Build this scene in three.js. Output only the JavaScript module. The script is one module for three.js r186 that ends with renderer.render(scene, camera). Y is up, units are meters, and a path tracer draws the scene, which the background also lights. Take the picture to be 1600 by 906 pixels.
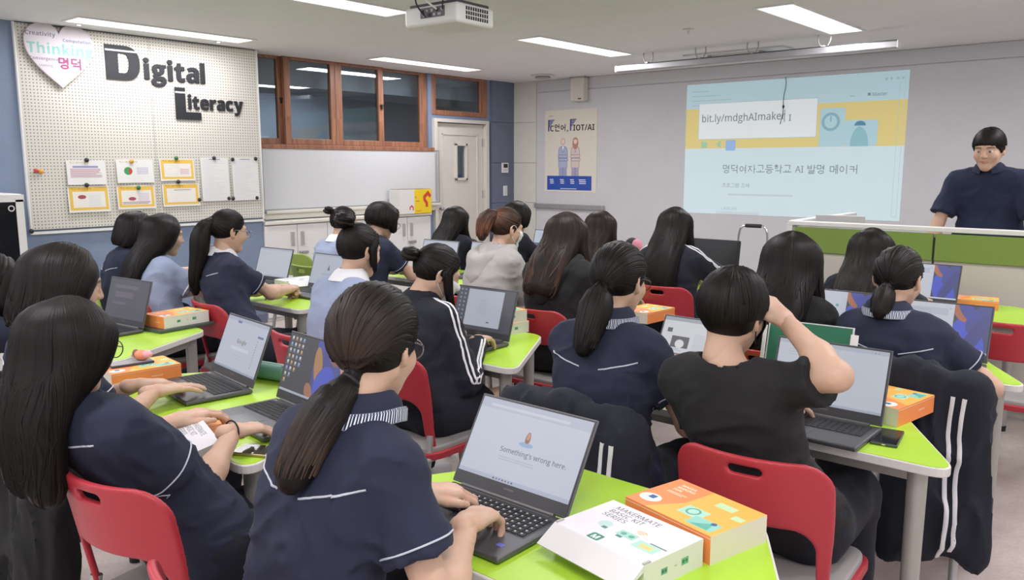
import * as THREE from 'three';
import { mergeGeometries } from 'three/addons/utils/BufferGeometryUtils.js';
import { RoundedBoxGeometry } from 'three/addons/geometries/RoundedBoxGeometry.js';
import { TextGeometry } from 'three/addons/geometries/TextGeometry.js';
import { FontLoader } from 'three/addons/loaders/FontLoader.js';
import { RectAreaLightUniformsLib } from 'three/addons/lights/RectAreaLightUniformsLib.js';

// ---------- camera, renderer, light ----------
// World: origin on the floor under the camera, x runs along the front wall, -z towards it, metres.
const scene = new THREE.Scene();
const CAM_H = 1.52, FOCAL = 1270, PITCH = Math.atan(195 / 1270), YAW = THREE.MathUtils.degToRad(40.6);
const camera = new THREE.PerspectiveCamera(2 * Math.atan(453 / FOCAL) * 180 / Math.PI, 1600 / 906, 0.05, 60);
camera.rotation.order = 'YXZ';
camera.rotation.set(-PITCH, YAW, 0);
camera.position.set(0, CAM_H, 0);
scene.add(camera);
const renderer = new THREE.WebGLRenderer({ antialias: true });
renderer.toneMapping = THREE.LinearToneMapping;
renderer.toneMappingExposure = 1.0;
renderer.shadowMap.enabled = true;
renderer.shadowMap.type = THREE.PCFSoftShadowMap;
RectAreaLightUniformsLib.init();
scene.background = new THREE.Color(0x05060a);
const LIGHT_POWER = 21, LIGHT_COLOR = new THREE.Color(1.0, 0.972, 1.01);
// room shell
const XL = -7.09, XR = 2.9, ZF = -8.31, ZB = 3.1, HC = 2.58;
const LIGHT_W = 0.25, LIGHT_L = 1.42, LIGHT_X = [-6.46, -4.5, -2.36, -0.22, 1.9], LIGHT_Z = [-6.17, -3.3, -0.43, 2.2];

// ---------- small helpers ----------
let seed_ = 12345;
function reseed(n) { seed_ = (n * 2654435761) >>> 0; }
function rnd() { seed_ = (seed_ + 0x6d2b79f5) | 0; let t = Math.imul(seed_ ^ (seed_ >>> 15), 1 | seed_); t = (t + Math.imul(t ^ (t >>> 7), 61 | t)) ^ t; return ((t ^ (t >>> 14)) >>> 0) / 4294967296; }
const rr = (a, b) => a + (b - a) * rnd();
const V = (x, y, z) => new THREE.Vector3(x, y, z);
const clamp = (x, a, b) => Math.min(b, Math.max(a, x)), lerp = (a, b, t) => a + (b - a) * t;
const smooth = (a, b, x) => { const t = clamp((x - a) / (b - a), 0, 1); return t * t * (3 - 2 * t); };
const rad = THREE.MathUtils.degToRad;
function hash3(i, j, k) { let h = Math.imul(i, 374761393) ^ Math.imul(j, 668265263) ^ Math.imul(k, 2147483647 - 5); h = Math.imul(h ^ (h >>> 13), 1274126177); return ((h ^ (h >>> 16)) >>> 0) / 4294967296; }
function noise3(x, y, z) {
  const i = Math.floor(x), j = Math.floor(y), k = Math.floor(z); let u = x - i, v = y - j, w = z - k;
  u = u * u * (3 - 2 * u); v = v * v * (3 - 2 * v); w = w * w * (3 - 2 * w);
  const c = (a, b, d) => hash3(i + a, j + b, k + d);
  return lerp(lerp(lerp(c(0, 0, 0), c(1, 0, 0), u), lerp(c(0, 1, 0), c(1, 1, 0), u), v), lerp(lerp(c(0, 0, 1), c(1, 0, 1), u), lerp(c(0, 1, 1), c(1, 1, 1), u), v), w) * 2 - 1;
}
// a pixel of the photograph is a direction; a plane the thing touches gives the distance
function ray(px, py) { const v = V((px - 800) / FOCAL, -(py - 453) / FOCAL, -1); return v.applyEuler(new THREE.Euler(-PITCH, YAW, 0, 'YXZ')); }
function onY(px, py, y) { const r = ray(px, py), t = (y - CAM_H) / r.y; return V(r.x * t, y, r.z * t); }
function onZ(px, py, z) { const r = ray(px, py), t = z / r.z; return V(r.x * t, CAM_H + r.y * t, z); }
function onX(px, py, x) { const r = ray(px, py), t = x / r.x; return V(x, CAM_H + r.y * t, r.z * t); }

const taken = {};
function numbered(n) { const k = (taken[n] = (taken[n] ?? -1) + 1); return k ? n + '_' + String(k).padStart(3, '0') : n; }
function shadow(o) { o.traverse((c) => { if (c.isMesh) { c.castShadow = true; c.receiveShadow = true; } }); return o; }
function part(name, geometry, material, parent) { const m = new THREE.Mesh(geometry, material); m.name = name; m.castShadow = m.receiveShadow = true; parent.add(m); return m; }
function tag(o, label, category, group) { o.userData.label = label; o.userData.category = category; if (group) o.userData.group = group; return o; }
function thing(name, label, category, pos = [0, 0, 0], turn = 0, group) { const g = new THREE.Group(); g.name = numbered(name); g.position.set(...pos); g.rotation.y = turn; scene.add(g); return tag(g, label, category, group); }
function single(name, label, category, geometry, material, pos = [0, 0, 0], turn = 0, group) { const m = part(numbered(name), geometry, material, scene); m.position.set(...pos); m.rotation.y = turn; return tag(m, label, category, group); }
function struct(name, geometry, material, parent) { const m = part(parent ? name : numbered(name), geometry, material, parent ?? scene); if (!parent) m.userData.kind = 'structure'; return m; }
function copyOf(o, pos, turn, label, group) { const c = o.clone(); c.userData = { ...o.userData }; c.name = numbered(o.name.replace(/_\d{3}$/, '')); scene.add(c); c.position.set(...pos); c.rotation.y = turn; if (label) c.userData.label = label; if (group) c.userData.group = group; return c; }
const box = (w, h, d, x = 0, y = 0, z = 0) => new THREE.BoxGeometry(w, h, d).translate(x, y, z);
const rbox = (w, h, d, r, x = 0, y = 0, z = 0, s = 2) => new RoundedBoxGeometry(w, h, d, s, Math.min(r, w / 2.01, h / 2.01, d / 2.01)).translate(x, y, z);
const cyl = (r0, r1, h, x = 0, y = 0, z = 0, n = 18) => new THREE.CylinderGeometry(r0, r1, h, n).translate(x, y, z);
function span(x0, x1, y0, y1, z0, z1) { return box(Math.abs(x1 - x0), Math.abs(y1 - y0), Math.abs(z1 - z0), (x0 + x1) / 2, (y0 + y1) / 2, (z0 + z1) / 2); }
function merge(list) { return mergeGeometries(list.map((g) => { const n = g.index ? g.toNonIndexed() : g; for (const k of Object.keys(n.attributes)) if (!['position', 'normal', 'uv'].includes(k)) n.deleteAttribute(k); return n; })); }
function tube(pts, r, n = 40, sides = 8, closed = false) { return new THREE.TubeGeometry(new THREE.CatmullRomCurve3(pts, closed), n, r, sides, closed); }
function canvas(w, h, draw) { const c = document.createElement('canvas'); c.width = w; c.height = h; const x = c.getContext('2d'); draw(x, w, h); const t = new THREE.CanvasTexture(c); t.colorSpace = THREE.SRGBColorSpace; t.magFilter = THREE.LinearFilter; t.anisotropy = 8; return t; }
function dataTex(w, h, f, srgb = true) { const d = new Uint8Array(w * h * 4); for (let y = 0; y < h; y++) for (let x = 0; x < w; x++) { const c = f(x, y); for (let k = 0; k < 3; k++) d[(y * w + x) * 4 + k] = clamp(c[k], 0, 255); d[(y * w + x) * 4 + 3] = 255; } const t = new THREE.DataTexture(d, w, h); t.magFilter = THREE.LinearFilter; t.wrapS = t.wrapT = THREE.RepeatWrapping; if (srgb) t.colorSpace = THREE.SRGBColorSpace; t.needsUpdate = true; return t; }
// noise that wraps around a tile of period n
function tileNoise(x, y, n, s) { const i = Math.floor(x), j = Math.floor(y); let u = x - i, v = y - j; u = u * u * (3 - 2 * u); v = v * v * (3 - 2 * v); const c = (a, b) => hash3(((i + a) % n + n) % n, ((j + b) % n + n) % n, s); return lerp(lerp(c(0, 0), c(1, 0), u), lerp(c(0, 1), c(1, 1), u), v) * 2 - 1; }
const mat = (color, roughness = 0.6, o = {}) => new THREE.MeshStandardMaterial({ color, roughness, ...o });
const lin = (r, g, b) => new THREE.Color().setRGB(r, g, b);

// ---------- meshing of distance fields (surface nets) ----------
const smin = (a, b, k) => { const h = Math.max(k - Math.abs(a - b), 0) / k; return Math.min(a, b) - h * h * k * 0.25; };
function nets(f, lo, hi, c) {
  const nx = Math.ceil((hi[0] - lo[0]) / c) + 2, ny = Math.ceil((hi[1] - lo[1]) / c) + 2, nz = Math.ceil((hi[2] - lo[2]) / c) + 2;
  const D = new Float32Array(nx * ny * nz).fill(1), B = 5, R = c * B * 0.87 * 1.5 + 0.02, sx = 1, sy = nx, sz = nx * ny;
  for (let bz = 0; bz < nz; bz += B) for (let by = 0; by < ny; by += B) for (let bx = 0; bx < nx; bx += B) {
    const d0 = f(lo[0] + (bx + B / 2) * c, lo[1] + (by + B / 2) * c, lo[2] + (bz + B / 2) * c), far = Math.abs(d0) > R;
    for (let z = bz; z < Math.min(bz + B, nz); z++) for (let y = by; y < Math.min(by + B, ny); y++) for (let x = bx; x < Math.min(bx + B, nx); x++) {
      const edge = x === 0 || y === 0 || z === 0 || x === nx - 1 || y === ny - 1 || z === nz - 1;
      D[x + y * sy + z * sz] = edge ? Math.max(c * 0.3, far ? d0 : f(lo[0] + x * c, lo[1] + y * c, lo[2] + z * c)) : far ? d0 : f(lo[0] + x * c, lo[1] + y * c, lo[2] + z * c);
    }
  }
  const id = new Int32Array(nx * ny * nz).fill(-1), P = [], I = [];
  const off = [0, 1, sy, sy + 1, sz, sz + 1, sz + sy, sz + sy + 1], E = [[0, 1], [0, 2], [0, 4], [1, 3], [1, 5], [2, 3], [2, 6], [3, 7], [4, 5], [4, 6], [5, 7], [6, 7]];
  for (let z = 0; z < nz - 1; z++) for (let y = 0; y < ny - 1; y++) for (let x = 0; x < nx - 1; x++) {
    const o = x + y * sy + z * sz; let m = 0;
    for (let k = 0; k < 8; k++) if (D[o + off[k]] < 0) m |= 1 << k;
    if (m === 0 || m === 255) continue;
    let X = 0, Y = 0, Z = 0, n = 0;
    for (const [a, b] of E) {
      const da = D[o + off[a]], db = D[o + off[b]];
      if ((da < 0) === (db < 0)) continue;
      const t = da / (da - db);
      X += lerp(a & 1, b & 1, t); Y += lerp((a >> 1) & 1, (b >> 1) & 1, t); Z += lerp(a >> 2, b >> 2, t); n++;
    }
    id[o] = P.length / 3; P.push(lo[0] + (x + X / n) * c, lo[1] + (y + Y / n) * c, lo[2] + (z + Z / n) * c);
  }
  const quad = (a, b, c2, d, flip) => { if (a < 0 || b < 0 || c2 < 0 || d < 0) return; if (flip) I.push(a, c2, b, a, d, c2); else I.push(a, b, c2, a, c2, d); };
  for (let z = 1; z < nz - 1; z++) for (let y = 1; y < ny - 1; y++) for (let x = 1; x < nx - 1; x++) {
    const o = x + y * sy + z * sz, s = D[o] < 0;
    if (s !== D[o + 1] < 0) quad(id[o - sy - sz], id[o - sz], id[o], id[o - sy], !s);
    if (s !== D[o + sy] < 0) quad(id[o - sx - sz], id[o - sz], id[o], id[o - sx], s);
    if (s !== D[o + sz] < 0) quad(id[o - sx - sy], id[o - sy], id[o], id[o - sx], !s);
  }
  const g = new THREE.BufferGeometry();
  g.setAttribute('position', new THREE.Float32BufferAttribute(P, 3)); g.setIndex(I); g.computeVertexNormals();
  return g;
}
// tapered capsules: flat list of numbers per bone
function bones(list) { const a = new Float64Array(list.length * 9); list.forEach(([p, q, r0, r1 = r0], i) => { const dx = q.x - p.x, dy = q.y - p.y, dz = q.z - p.z; a.set([p.x, p.y, p.z, dx, dy, dz, r0, r1 - r0, 1 / Math.max(1e-9, dx * dx + dy * dy + dz * dz)], i * 9); }); return a; }
function boneField(a, k) {
  return (x, y, z) => {
    let d = 9;
    for (let i = 0; i < a.length; i += 9) {
      const px = x - a[i], py = y - a[i + 1], pz = z - a[i + 2];
      let t = (px * a[i + 3] + py * a[i + 4] + pz * a[i + 5]) * a[i + 8]; t = t < 0 ? 0 : t > 1 ? 1 : t;
      const ex = px - t * a[i + 3], ey = py - t * a[i + 4], ez = pz - t * a[i + 5], e = Math.sqrt(ex * ex + ey * ey + ez * ez) - a[i + 6] - t * a[i + 7];
      const h = k - Math.abs(d - e); d = e < d ? e : d; if (h > 0) d -= h * h * 0.25 / k;
    }
    return d;
  };
}
function boundsOf(list, pad) { const lo = [9e9, 9e9, 9e9], hi = [-9e9, -9e9, -9e9]; for (const [p, q, r0, r1 = r0] of list) for (const v of [p, q]) ['x', 'y', 'z'].forEach((k, i) => { const r = Math.max(r0, r1) + pad; lo[i] = Math.min(lo[i], v[k] - r); hi[i] = Math.max(hi[i], v[k] + r); }); return [lo, hi]; }
function gradient(f, p, e = 0.004) { return V(f(p.x + e, p.y, p.z) - f(p.x - e, p.y, p.z), f(p.x, p.y + e, p.z) - f(p.x, p.y - e, p.z), f(p.x, p.y, p.z + e) - f(p.x, p.y, p.z - e)).normalize(); }
function project(f, p, lift, n = 5) { for (let i = 0; i < n; i++) { const d = f(p.x, p.y, p.z) - lift; if (Math.abs(d) < 2e-4) break; p.addScaledVector(gradient(f, p), -d); } return p; }
function castOn(f, p, dir, far = 0.6) { let t = 0; for (let i = 0; i < 120 && t < far; i++) { const d = f(p.x + dir.x * t, p.y + dir.y * t, p.z + dir.z * t); if (d < 0.001) return p.clone().addScaledVector(dir, t); t += Math.max(0.002, d * 0.6); } return null; }
const ellipsoid = (x, y, z, a, b, c) => { const k0 = Math.hypot(x / a, y / b, z / c), k1 = Math.hypot(x / (a * a), y / (b * b), z / (c * c)); return k1 < 1e-9 ? -Math.min(a, b, c) : k0 * (k0 - 1) / k1; };
const capsule = (x, y, z, ax, ay, az, bx, by, bz, r0, r1) => { const dx = bx - ax, dy = by - ay, dz = bz - az, px = x - ax, py = y - ay, pz = z - az, t = clamp((px * dx + py * dy + pz * dz) / (dx * dx + dy * dy + dz * dz), 0, 1); return Math.hypot(px - t * dx, py - t * dy, pz - t * dz) - lerp(r0, r1, t); };
// band that lies on a field: strip of given half width along a path of points, standing proud by t
function strip(f, pts, half, lift = 0.002, n = 40, fromNormal) {
  const c = new THREE.CatmullRomCurve3(pts), P = [], I = [], Q = [];
  for (let i = 0; i <= n; i++) Q.push(project(f, c.getPoint(i / n), lift));
  for (let i = 0; i <= n; i++) {
    const g = gradient(f, Q[i], 0.012), tan = Q[Math.min(n, i + 1)].clone().sub(Q[Math.max(0, i - 1)]).normalize(), side = tan.clone().cross(g).normalize();
    for (const [s, u] of [[-1, -0.004], [-0.8, 0.0], [0.8, 0.0], [1, -0.004]]) { const p = Q[i].clone().addScaledVector(side, s * half).addScaledVector(g, u); P.push(p.x, p.y, p.z); }
    if (i) { const b = i * 4; for (let k = 0; k < 3; k++) I.push(b - 4 + k, b - 3 + k, b + k, b - 3 + k, b + 1 + k, b + k); }
  }
  const g = new THREE.BufferGeometry(); g.setAttribute('position', new THREE.Float32BufferAttribute(P, 3)); g.setIndex(I); g.computeVertexNormals(); return g;
}

// ---------- people ----------
const SKIN = new THREE.MeshPhysicalMaterial({ vertexColors: true, roughness: 0.52, sheen: 0.15, sheenColor: new THREE.Color(1, 0.75, 0.65), sheenRoughness: 0.5 });
const HAIR = new THREE.MeshPhysicalMaterial({ vertexColors: true, roughness: 0.46, specularIntensity: 0.42 });
const fabricBump = dataTex(256, 256, (x, y) => { const v = 128 + 50 * tileNoise(x / 4, y / 4, 64, 3) + 50 * (((x >> 1) + (y >> 1)) & 1); return [v, v, v]; }, false);
const cloth = (c, r = 0.88) => new THREE.MeshPhysicalMaterial({ color: c, roughness: r, sheen: 0.1, sheenColor: new THREE.Color(0.5, 0.52, 0.6), sheenRoughness: 0.6 });
const NAVY = cloth(lin(0.0135, 0.0185, 0.043)), NAVYDARK = cloth(lin(0.0085, 0.0105, 0.02)), BLACK = cloth(lin(0.0085, 0.0085, 0.0095)), PALEBLUE = cloth(lin(0.3, 0.355, 0.5)), GREYKNIT = cloth(lin(0.42, 0.405, 0.39)), WHITECLOTH = cloth(lin(0.72, 0.72, 0.74)), TEACHER = cloth(lin(0.009, 0.0145, 0.042));
const PLAID = new THREE.MeshStandardMaterial({ roughness: 0.9, map: canvas(128, 32, (g) => { g.fillStyle = '#10152a'; g.fillRect(0, 0, 128, 32); g.fillStyle = '#d9dde6'; for (let i = 0; i < 16; i++) for (let j = 0; j < 4; j++) if ((i + j) & 1) g.fillRect(i * 8, j * 8, 8, 8); g.fillStyle = '#6d7ea8'; for (let i = 0; i < 16; i += 4) g.fillRect(i * 8, 0, 3, 32); }) });
PLAID.map.wrapS = PLAID.map.wrapT = THREE.RepeatWrapping;
const WHITETRIM = mat(lin(0.78, 0.78, 0.8), 0.8), PIPING = mat(lin(0.5, 0.53, 0.6), 0.85), LENSFRAME = mat(lin(0.03, 0.03, 0.035), 0.3, { metalness: 0.4 }), SILVERFRAME = mat(lin(0.35, 0.33, 0.33), 0.25, { metalness: 0.9 }), MASKCLOTH = mat(lin(0.78, 0.79, 0.8), 0.85), TIE = mat(lin(0.01, 0.01, 0.012), 0.7), SHOE = mat(lin(0.7, 0.7, 0.72), 0.6);
const LENS = new THREE.MeshPhysicalMaterial({ color: 0xffffff, transmission: 1, roughness: 0.02, thickness: 0, ior: 1.45 });

function headField(x, y, z) {
  const ax = Math.abs(x);
  let d = ellipsoid(x, y - 0.025, z - 0.015, 0.073, 0.088, 0.091);
  d = smin(d, ellipsoid(x, y + 0.032, z + 0.032, 0.059, 0.084, 0.06), 0.03);
  d = smin(d, capsule(ax, y, z, 0.044, -0.05, 0.005, 0.006, -0.1, -0.066, 0.02, 0.016), 0.03);
  d = smin(d, Math.hypot(ax - 0.038, y + 0.028, z + 0.06) - 0.024, 0.03);
  d = smin(d, capsule(ax, y, z, 0.012, 0.026, -0.086, 0.044, 0.024, -0.07, 0.009, 0.009), 0.02);
  d = Math.max(d, -(Math.hypot(ax - 0.031, y - 0.002, z + 0.104) - 0.0135) * 1);
  d = smin(d, Math.hypot(ax - 0.031, (y - 0.001) * 1.15, z + 0.076) - 0.0135, 0.006);
  d = smin(d, capsule(x, y, z, 0, 0.018, -0.088, 0, -0.024, -0.108, 0.0065, 0.0105), 0.014);
  d = smin(d, Math.hypot(ax - 0.009, y + 0.028, z + 0.098) - 0.0075, 0.008);
  d = smin(d, capsule(ax, y, z, 0, -0.052, -0.096, 0.017, -0.053, -0.088, 0.0065, 0.004), 0.008);
  d = smin(d, capsule(ax, y, z, 0, -0.062, -0.094, 0.013, -0.061, -0.087, 0.007, 0.004), 0.006);
  d = smin(d, Math.hypot(x, y + 0.096, z + 0.07) - 0.017, 0.025);
  // ears
  const ex = (ax - 0.078) * 0.92 - (z - 0.012) * 0.38, ez = (ax - 0.078) * 0.38 + (z - 0.012) * 0.92;
  let ear = ellipsoid(ex, y + 0.008, ez, 0.0085, 0.031, 0.019);
  ear = smin(ear, Math.hypot(ax - 0.074, y + 0.034, z - 0.006) - 0.009, 0.01);
  ear = Math.max(ear, -ellipsoid(ex - 0.009, y + 0.004, ez + 0.001, 0.0075, 0.02, 0.011));
  d = smin(d, ear, 0.008);
  return smin(d, capsule(x, y, z, 0, -0.05, 0.024, 0, -0.13, 0.034, 0.046, 0.047), 0.03);
}
const HEADS = [0.0042, 0.006].map((c) => {
  const g = nets(headField, [-0.12, -0.15, -0.14], [0.12, 0.13, 0.13], c), p = g.attributes.position, col = [];
  for (let i = 0; i < p.count; i++) {
    const x = p.getX(i), y = p.getY(i), z = p.getZ(i), ax = Math.abs(x), b = 1 + 0.05 * noise3(x * 60, y * 60, z * 60);
    let c0 = [0.57 * b, 0.37 * b, 0.265 * b];
    const lip = smooth(0.022, 0.014, ax) * smooth(0.0105, 0.006, Math.abs(y + 0.056)) * smooth(-0.082, -0.09, z);
    const eye = smooth(0.015, 0.012, Math.abs(ax - 0.031)) * smooth(0.0062, 0.0036, Math.abs(y - 0.001)) * smooth(-0.078, -0.083, z), iris = smooth(0.0075, 0.006, Math.hypot(ax - 0.031, y - 0.001));
    const brow = smooth(0.0055, 0.003, Math.abs(y - 0.025 + (ax - 0.03) * (ax - 0.03) * 5)) * smooth(0.021, 0.017, Math.abs(ax - 0.033)) * smooth(-0.062, -0.07, z);
    const mixc = (q, t) => { c0 = c0.map((v, k) => lerp(v, q[k], t)); };
    mixc([0.5, 0.19, 0.17], lip * 0.8); mixc([0.6, 0.58, 0.56], eye); mixc([0.012, 0.009, 0.008], eye * iris); mixc([0.03, 0.022, 0.018], brow * 0.85);
    col.push(...c0);
  }
  g.setAttribute('color', new THREE.Float32BufferAttribute(col, 3));
  return g;
});
// right hand: wrist at the origin, fingers towards -z, palm down, thumb on -x
function makeHand(pose, cell) {
  const curl = { type: [26, 42, 26], flat: [6, 10, 8], grip: [62, 70, 40], rest: [18, 26, 18] }[pose], drop = { type: 4, flat: 0, grip: 12, rest: 4 }[pose];
  const L = [[V(0, 0, 0.03), V(0, 0, -0.012), 0.0265, 0.025]], fingers = [];
  const F = [[-0.029, 0.084, 1.0, -5], [-0.0095, 0.09, 1.1, -1], [0.0105, 0.086, 1.02, 3], [0.0285, 0.076, 0.8, 8]];
  F.forEach(([x, z, s, splay], k) => {
    const kn = V(x, 0.003 - Math.abs(x) * 0.12, -z);
    L.push([V(x * 0.55, 0, -0.012), kn, 0.0165, 0.0115]);
    let p = kn, a = rad(drop); const ch = [];
    [0.043, 0.027, 0.022].forEach((l, i) => { a += rad(curl[i] * (1 + 0.08 * (k - 1.5))); const q = p.clone().add(V(Math.sin(rad(splay)) * Math.cos(a), -Math.sin(a), -Math.cos(rad(splay)) * Math.cos(a)).multiplyScalar(l * s)); ch.push([p, q, 0.0094 - i * 0.0009, 0.0088 - i * 0.0011]); p = q; });
    fingers.push(ch);
  });
  const down = pose === 'grip' ? 0.03 : 0.014;
  fingers.push([[V(-0.018, -0.006, -0.018), V(-0.04, -0.012, -0.05), 0.0155, 0.0115], [V(-0.04, -0.012, -0.05), V(-0.05, -down, -0.078), 0.0112, 0.0098], [V(-0.05, -down, -0.078), V(-0.046, -down - 0.006, -0.1), 0.0098, 0.0078]]);
  const palm = boneField(bones(L), 0.016), fs = fingers.map((c) => boneField(bones(c), 0.004));
  const f = (x, y, z) => { let d = palm(x, y * 1.12, z); for (const g of fs) d = smin(d, g(x, y, z), 0.005); return d; };
  const [lo, hi] = boundsOf([...L, ...fingers.flat()], 0.012), g = nets(f, lo, hi, cell), p = g.attributes.position, col = [];
  for (let i = 0; i < p.count; i++) { const b = 1 + 0.05 * noise3(p.getX(i) * 90, p.getY(i) * 90, p.getZ(i) * 90), k = noise3(p.getX(i) * 40 + 9, p.getY(i) * 40, p.getZ(i) * 40) * 0.04; col.push(0.58 * b, (0.375 - k) * b, (0.272 - k) * b); }
  g.setAttribute('color', new THREE.Float32BufferAttribute(col, 3));
  return g;
}
const handCache = {};
const hand = (pose, fine) => handCache[pose + fine] ??= makeHand(pose, fine ? 0.0032 : 0.005);
function mirrored(g) { const m = g.clone(), p = m.attributes.position, i = m.index.array; for (let k = 0; k < p.count; k++) p.setX(k, -p.getX(k)); for (let k = 0; k < i.length; k += 3) { const t = i[k]; i[k] = i[k + 1]; i[k + 1] = t; } m.computeVertexNormals(); return m; }
function tint(g, c, vary = 0.04) { const p = g.attributes.position, col = []; for (let i = 0; i < p.count; i++) { const b = 1 + vary * noise3(p.getX(i) * 40, p.getY(i) * 40, p.getZ(i) * 40); col.push(c[0] * b, c[1] * b, c[2] * b); } g.setAttribute('color', new THREE.Float32BufferAttribute(col, 3)); return g; }

// bend an arm: shoulder to wrist, elbow pushed towards the pole
function elbowOf(sh, wr, a, b, pole) {
  const d = wr.clone().sub(sh); let l = d.length();
  if (l > (a + b) * 0.995) { l = (a + b) * 0.995; wr.copy(sh).addScaledVector(d.clone().normalize(), l); d.copy(wr).sub(sh); }
  const u = d.clone().normalize(), x = (a * a - b * b + l * l) / (2 * l), h = Math.sqrt(Math.max(0, a * a - x * x)), n = pole.clone().addScaledVector(u, -pole.dot(u)).normalize();
  return sh.clone().addScaledVector(u, x).addScaledVector(n, h);
}
function slerpDir(a, b, t) { const o = Math.acos(clamp(a.dot(b), -1, 1)); if (o < 1e-3) return b.clone(); return a.clone().multiplyScalar(Math.sin((1 - t) * o) / Math.sin(o)).addScaledVector(b, Math.sin(t * o) / Math.sin(o)); }

function buildHair(s, M, sc, bodyF, detail, bodyFwd) {
  const st = s.hair, H = (x, y, z) => V(x * sc, y * sc, z * sc).applyMatrix4(M), inv = M.clone().invert(), fwd = V(0, 0, -1).transformDirection(M);
  const puff = s.puff ?? 1, C = V(0, 0.022, 0.014), E = V(0.0835 * puff, 0.1 * (0.5 + puff / 2), 0.104 * (0.5 + puff / 2)), onScalp = (d, k = 1) => H(C.x + d.x * E.x * k, C.y + d.y * E.y * k, C.z + d.z * E.z * k);
  const crown = V(0.05, 0.93, 0.32).normalize(), locks = [], strands = [], long = s.style === 'long', tail = s.style === 'pony' || s.style === 'bun';
  const tieDir = s.tie ? V(...s.tie).normalize() : V(0, -0.35, 0.9).normalize();
  const drop = (pts, len, dir, jitter, push) => {
    let p = pts[pts.length - 1].clone(), v = dir.clone(), l = 0, out = [];
    while (l < len) {
      v.lerp(V(0, -1, 0), 0.4).addScaledVector(jitter, 0.05).normalize(); p = p.clone().addScaledVector(v, 0.026); l += 0.026;
      for (let k = 0; k < 8; k++) { const d = bodyF(p.x, p.y, p.z); if (d >= 0.022) break; p.addScaledVector(push, Math.max(0.004, 0.022 - d)); }
      out.push(p);
    }
    for (let k = 0; k < 5; k++) { const prev = pts[pts.length - 1]; out = out.map((q, i) => q.clone().multiplyScalar(2).add(i ? out[i - 1] : prev).add(out[i + 1] ?? q).divideScalar(4)); }
    for (const q of out) { const d = bodyF(q.x, q.y, q.z); if (d < 0.012) q.addScaledVector(push, 0.012 - d); }
    return out;
  };
  const back = bodyFwd.clone().negate(), pushOf = (phi) => (Math.abs(phi) > (s.frontPhi ?? 1.62) ? bodyFwd : back);
  const hairOf = (phi, jit) => { // phi 0 = nape, +-pi/2 = ears
    const c = Math.abs(phi), frontness = smooth(0.9, 1.9, c), start = slerpDir(crown, V(Math.sign(phi) * 0.12, 0.86, -0.5).normalize(), frontness).normalize();
    const end = V(Math.sin(phi), (s.style === 'short' ? (c > 1.75 ? -0.05 : lerp(-0.66, -0.3, smooth(0.3, 1.5, c))) : -0.06), Math.cos(phi) * 1.0).normalize();
    const pts = []; for (let i = 0; i <= 7; i++) pts.push(onScalp(slerpDir(start, end, i / 7).normalize(), 1 + jit * 0.02));
    return pts;
  };
  const lengthAt = (phi) => (s.len ?? 0.3) * (Math.abs(phi) > 1.7 ? (s.frontLen ?? 0.8) : 1);
  const maxPhi = s.maxPhi ?? 1.95;
  if (long) {
    const n = 13;
    for (let i = 0; i < n; i++) {
      const phi = lerp(-maxPhi, maxPhi, i / (n - 1)), a = hairOf(phi, -9), d = drop(a, lengthAt(phi), a[7].clone().sub(a[6]).normalize(), V(0, 0, 0), pushOf(phi)), r = (s.thick ?? 1) * sc;
      const path = [...a.slice(5), ...d];
      for (let k = 1; k < path.length; k++) { const t0 = (k - 1) / path.length, t1 = k / path.length, R = (t) => (t < 0.5 ? lerp(0.022, 0.03, t * 2) : lerp(0.03, 0.013, (t - 0.5) * 2)) * r; locks.push([path[k - 1], path[k], R(t0), R(t1)]); }
    }
  }
  const T = onScalp(tieDir, 1.04).add(V(0, -(s.tieDrop ?? 0), 0)), outDir = T.clone().sub(H(C.x, C.y, C.z)).normalize();
  let tailPath = null;
  if (s.style === 'pony') {
    const dir = outDir.clone().lerp(V(0, 1, 0), s.lift ?? 0).normalize(); tailPath = [T, ...drop([T], s.len ?? 0.25, dir, V(0, 0, 0), back)];
    const n = tailPath.length; for (let k = 1; k < n; k++) { const R = (t) => (t < 0.25 ? lerp(0.017, 0.034, t * 4) : lerp(0.034, 0.01 * (s.fan ?? 1), Math.pow((t - 0.25) / 0.75, 1.4))) * (s.thick ?? 1) * sc; locks.push([tailPath[k - 1], tailPath[k], R((k - 1) / n), R(k / n)]); }
  }
  const sideGuides = []; // loose strands before the ears
  if (s.sidelocks) for (const k of [-1, 1]) for (const dz of [0, 0.16]) { const a = [onScalp(V(k * 0.62, 0.55, -0.5 + dz).normalize(), 0.98), onScalp(V(k * 0.86, 0.22, -0.42 + dz).normalize(), 1.0), onScalp(V(k * 0.98, -0.1, -0.36 + dz).normalize(), 1.02)], path = [...a, ...drop(a, s.sidelocks * (1 - dz), V(0, -1, 0), V(0, 0, 0), bodyFwd)]; sideGuides.push(path); for (let i = 1; i < path.length; i++) locks.push([path[i - 1], path[i], lerp(0.011, 0.005, (i - 1) / path.length), lerp(0.011, 0.005, i / path.length)]); }
  const bunC = s.style === 'bun' ? T.clone().addScaledVector(outDir, 0.03 * (s.bunR ?? 1)) : null;
  const bf = locks.length ? boneField(bones(locks), long ? 0.03 : 0.012) : null;
  const cut = s.cut ?? 0, q = V(0, 0, 0), e = inv.elements;
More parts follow.
